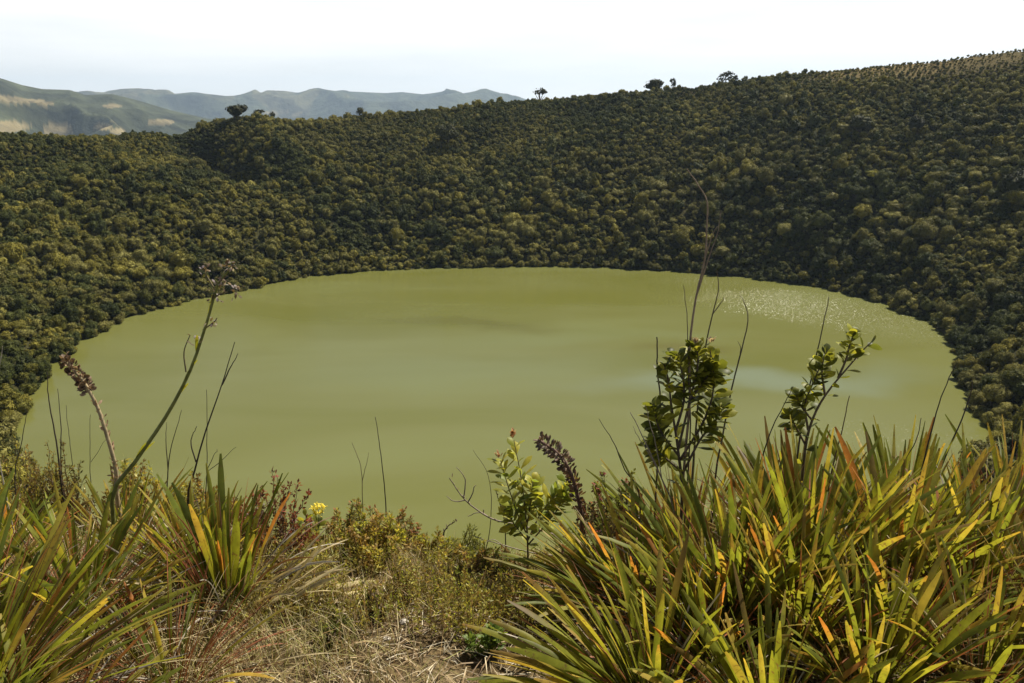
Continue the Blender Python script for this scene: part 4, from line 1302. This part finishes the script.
hb('mixed green and rust bush left of the front orange-tipped plant', 484, 2.7, 546, 70, [(.15, .16, .03), (.24, .14, .045), (.20, .19, .04)], stems=34, per=64, seed=24, leaf=(.018, .007))
hb('straw-tipped low bush on the rim under the red-brown one', 272, 2.6, 560, 60, [(.30, .25, .09), (.22, .20, .05)], stems=30, per=56, seed=25, leaf=(.018, .005))
hb('low rust-tinged bush in the middle of the dry grass', 412, 2.5, 600, 56, [(.24, .15, .05), (.19, .17, .04)], stems=28, per=50, seed=26, leaf=(.015, .005))
hb('tiny dark heath sprig in the bare dry patch', 378, 2.3, 628, 26, [(.12, .085, .03), (.11, .12, .03)], stems=16, per=36, seed=17)
hb('small green sprig in the dry litter left of centre', 336, 2.15, 642, 30, [(.12, .14, .03), (.15, .16, .04)], stems=14, per=30, seed=18)
hb('dark undergrowth bush behind the right edge of the clump', 1000, 3.1, 470, 90, OLIVE, stems=44, per=70, seed=19, leaf=(.020, .009))
hb('olive bush behind the strap leaves under the leafy branch', 770, 3.2, 490, 90, OLIVE, stems=44, per=70, seed=20, leaf=(.020, .009))

# ---- dry grass and litter on the lip (nobody could count it)
def blades(name, X, Y, ln, wd, lean, cols, mat, flat=0.0, rgs=1):
    rg = np.random.default_rng(rgs)
    n_ = len(X)
    Z = ground(X, Y) + 0.0
    a = rg.uniform(0, 6.283, n_)
    el = np.clip(rg.normal(1.15, .30, n_) * (1 - flat) + flat * np.abs(rg.normal(.05, .13, n_)), 0, 1.55)
    d0 = np.stack([np.cos(a) * np.cos(el), np.sin(a) * np.cos(el), np.sin(el)], 1)
    el1 = el - rg.uniform(.1, lean, n_)
    d1 = np.stack([np.cos(a) * np.cos(el1), np.sin(a) * np.cos(el1), np.sin(el1)], 1)
    b = np.stack([X, Y, Z - .004 + flat * rg.uniform(.0, .035, n_)], 1)
    L1 = (ln * .5)[:, None]
    p1 = b + d0 * L1; p2 = p1 + d1 * L1
    s_ = np.stack([-np.sin(a), np.cos(a), rg.normal(0, .3, n_)], 1) * (wd * .5)[:, None]
    V = np.stack([b - s_, b + s_, p1 - s_ * .8, p1 + s_ * .8, p2 - s_ * .15, p2 + s_ * .15], 1).reshape(-1, 3)
    k = np.arange(n_)[:, None] * 6
    Q = np.concatenate([k + np.array([0, 1, 3, 2]), k + np.array([2, 3, 5, 4])])
    c = np.asarray(cols)[rg.integers(0, len(cols), n_)] * rg.uniform(.6, 1.25, (n_, 1))
    o = mesh_object(name, V, Q, mat, np.repeat(c, 6, 0), False)
    o['kind'] = 'stuff'
    return o
rg = np.random.default_rng(31)
def area(n_, x0, x1, y0, y1, sc_=.35, seed=3, thr=-.3):
    X = rg.uniform(x0, x1, n_); Y = rg.uniform(y0, y1, n_)
    k = fbm(X, Y, sc_, seed, 3) + rg.normal(0, .25, n_) > thr
    return X[k], Y[k]
X, Y = area(80000, -2.4, 2.6, 1.4, 3.6, .35, 3, 0.0)
g1 = blades('dry_grass', X, Y, rg.uniform(.05, .20, len(X)), rg.uniform(.0012, .003, len(X)), 1.2, [(.48, .39, .21), (.38, .31, .15), (.31, .28, .09), (.24, .24, .06), (.30, .19, .08)], M['dead'], 0, 41)
g1['label'] = 'thin dry grass tufts on the rim'
X, Y = area(9000, -0.9, .55, 2.35, 3.3, .3, 9, .1)
g2 = blades('tall_dry_grass', X, Y, rg.uniform(.05, .15, len(X)), rg.uniform(.0012, .0028, len(X)), .9, [(.34, .27, .12), (.24, .20, .07), (.19, .18, .05), (.30, .19, .08)], M['dead'], 0, 42)
g2['label'] = 'taller straw-coloured grass along the lip of the slope'
X, Y = area(26000, -2.6, 2.8, 1.2, 3.6, .4, 15, -.3)
g3 = blades('leaf_litter', X, Y, rg.uniform(.02, .13, len(X)), rg.uniform(.0012, .0045, len(X)), .4, [(.46, .38, .24), (.36, .28, .16), (.28, .20, .11), (.20, .13, .07), (.50, .44, .32)], M['dead'], 1.0, 43)
g3['label'] = 'grey and straw litter of dead leaves on the rim'

# low heath cover between the larger bushes
rg = np.random.default_rng(57)
n_ = 2600
X, Y = area(n_ * 3, -1.2, .75, 2.15, 3.3, .38, 21, .25)
ns = len(X)
Z = ground(X, Y)
hh = rg.uniform(.05, .17, ns) * (.7 + .6 * np.clip(fbm(X, Y, .5, 77, 2), -.6, 1))
lx = rg.normal(0, .03, (ns, 2))
b0 = np.stack([X, Y, Z - .005], 1); b1 = np.stack([X + lx[:, 0], Y + lx[:, 1], Z + hh], 1)
sd = np.stack([np.cos(lx[:, 0] * 90), np.sin(lx[:, 0] * 90), np.zeros(ns)], 1) * .0012
V1 = np.stack([b0 - sd, b0 + sd, b1 + sd * .5, b1 - sd * .5], 1).reshape(-1, 3)
per = 14
tint = np.array([(.25, .24, .045), (.28, .25, .06), (.17, .13, .04), (.24, .16, .055), (.20, .22, .035), (.32, .29, .08)])[rg.integers(0, 6, ns)]
f = rg.uniform(.25, 1.05, (ns, per, 1))
p_ = b0[:, None] + (b1 - b0)[:, None] * f
d = rg.normal(0, .8, (ns, per, 3)) + np.array([0, 0, .7]); d /= np.linalg.norm(d, axis=2)[..., None]
u_ = np.cross(d, rg.normal(size=(ns, per, 3))); u_ /= np.linalg.norm(u_, axis=2)[..., None]
ln = rg.uniform(.008, .020, (ns, per, 1)); wd = rg.uniform(.003, .007, (ns, per, 1))
V2 = np.stack([p_, p_ + d * ln * .5 - u_ * wd * .5, p_ + d * ln, p_ + d * ln * .5 + u_ * wd * .5], 2).reshape(-1, 3)
c2 = np.repeat((tint[:, None] * rg.uniform(.65, 1.35, (ns, per, 1))).reshape(-1, 3), 4, 0)
V = np.concatenate([V1, V2]); C_ = np.concatenate([np.tile((.13, .09, .05), (len(V1), 1)), c2])
gc = mesh_object('ground_cover', V, np.arange(len(V)).reshape(-1, 4), M['small_leaf'], C_, False)
gc['kind'] = 'stuff'
gc['label'] = 'low brown and olive heath cover on the rim between the strap-leaved clumps'

# pale stones in the dry patch
V0, F0 = ico(2)
for k, (px_, py_, s_, lb) in enumerate(((404, 623, .013, 'pale stone in the dry patch, below the low faded bush'), (387, 640, .010, 'small pale stone just below the larger one in the dry patch'), (342, 618, .016, 'flat whitish stone left of the other stones in the dry grass'))):
    d = ray(px_, py_); tt = 1.6
    for _ in range(200):
        p_ = EYE + d * tt
        if p_[2] < gz(p_[0], p_[1]): break
        tt += .01
    rg = np.random.default_rng(900 + k)
    V = V0 * np.array([1.2, 1, .7]) * s_
    V = V * (1 + .22 * fbm(V0[:, 0] * 3 + V0[:, 2], V0[:, 1] * 3, 2.0, 60 + k, 2))[:, None]
    mb = MB(); mb.add(V, np.concatenate([F0, F0[:, 2:3]], 1), (.42, .38, .32))
    me_ = tri_or_quad_mesh('stone', V, np.concatenate([F0, F0[:, 2:3]], 1), M['stone'])
    a_ = me_.attributes.new('col', 'FLOAT_COLOR', 'POINT')
    a_.data.foreach_set('color', np.tile(np.array((.42, .38, .32, 1), np.float32), len(V)))
    so = bpy.data.objects.new('stone', me_); COL.objects.link(so)
    so.location = p_ + np.array([0, 0, s_ * .35])
    so['label'] = lb; so['category'] = 'stone'; so['group'] = 'stones in the dry patch'

# ---- trees that stand out on the skyline and on the slope
def ridge_tree(label, px, top_py, dist, width_px, crown_me, tall=1.0, trunk_h=0.0, name='ridge_tree'):
    d = ray(px, top_py)
    s_ = dist / math.hypot(d[0], d[1])
    P = EYE + d * s_
    z = gz(P[0], P[1])
    wd = width_px / FPX * s_
    h_ = max(P[2] - z, 1.5)
    # unit crowns are about 0.9 tall; a bare trunk lifts them
    lift = h_ * trunk_h
    root = thing(name, label, 'tree', (P[0], P[1], z))
    mb = MB()
    tube(mb, [[0, 0, -.5], [wd * .04, 0, lift * .5], [-wd * .03, 0, lift + (h_ - lift) * .5]], [wd * .05, wd * .04, wd * .02], 7, (.10, .08, .06))
    for k in range(5):
        a = k * 1.3 + .4
        e = np.array([math.cos(a) * wd * .32, math.sin(a) * wd * .32, lift + (h_ - lift) * (.35 + .1 * k)])
        tube(mb, [[0, 0, lift * .7], [e[0] * .5, e[1] * .5, (lift * .7 + e[2]) * .5], e], [wd * .025, wd * .018, wd * .006], 5, (.10, .08, .06))
    mb.build('trunk', M['bark'], root)
    c_ = bpy.data.objects.new('crown', crown_me); COL.objects.link(c_)
    c_.parent = root
    c_.location = (0, 0, lift)
    c_.scale = (wd, wd, (h_ - lift) / .93)
    c_.rotation_euler = (0, 0, px * .37)
    return root
sk = [crown_mesh('crown', 500 + k, 260, .12, M['dark_crown'], lobes=7, shape=(.5, .5, .46), lift=.47, ragged=.25) for k in range(3)]
loose = []
for k in range(3):
    rg2 = np.random.default_rng(520 + k)
    V_, Q_, c__, r__ = crown_arrays(rg2, 330, .12, shape=(.5, .5, .46), lift=.47, lobes=8, ragged=.3)
    loose.append(tri_or_quad_mesh('crown', V_, Q_, M['dark_crown']))
ridge_tree('tall dark tree on the left part of the crater rim, largest against the far hills', 235, 101, 495, 24, sk[0], trunk_h=.06)
ridge_tree('loose-crowned tree right of the large dark tree on the left rim', 259, 108, 498, 14, loose[0], trunk_h=.06)
ridge_tree('thin small tree, rightmost of the three on the left rim', 271, 110, 498, 8, loose[1], trunk_h=.06)
ridge_tree('small wispy tree on the rim below the far mountains', 360, 107, 512, 14, loose[2], trunk_h=.06)
ridge_tree('lone wind-bent tree on the rim right of the far mountains', 540, 86, 512, 17, loose[1], trunk_h=.2)
ridge_tree('broad dark tree on the rim right of centre', 655, 78, 508, 22, sk[1], trunk_h=.1)
ridge_tree('small pointed tree beside the broad dark tree on the rim', 673, 76, 508, 8, loose[0], trunk_h=.1)
ridge_tree('umbrella-shaped tree on the right part of the rim', 727, 71, 505, 20, loose[2], trunk_h=.06)
ridge_tree('tiny tree just right of the umbrella-shaped one on the rim', 736, 74, 505, 7, loose[0], trunk_h=.3)
def slope_tree(label, px, py, width_px, mat, seed, name='hillside_tree', tall=.9):
    d = ray(px, py)
    tt = 120.0
    while tt < 700:
        p_ = EYE + d * tt
        if p_[2] < gz(p_[0], p_[1]) + 1.0: break
        tt += 1.0
    wd = width_px / FPX * tt
    cm = crown_mesh('crown', seed, 900, .075, mat, lobes=12, shape=(.5, .5, .42), lift=.46)
    make_tree(name, label, 'tree', (p_[0], p_[1], gz(p_[0], p_[1]) + 1.2), seed, wd, wd * tall, cm, trunks[0])
slope_tree('very dark round tree in the middle of the upper far slope', 448, 147, 28, M['dark_crown'], 611)
slope_tree('very dark round tree high on the right slope', 917, 136, 22, M['dark_crown'], 612, tall=1.1)
slope_tree('dark tree left of the darkest one high on the right slope', 858, 136, 24, M['dark_crown'], 613)
slope_tree('bright yellow-green flowering bush on the right slope', 873, 180, 17, M['yellow_crown'], 614, tall=.6)
slope_tree('bright yellow-green bush on the left slope', 92, 247, 14, M['yellow_crown'], 615, tall=.6)
slope_tree('dark tree at the right edge of the slope above the right shore', 1012, 205, 32, M['dark_crown'], 616, tall=1.2)
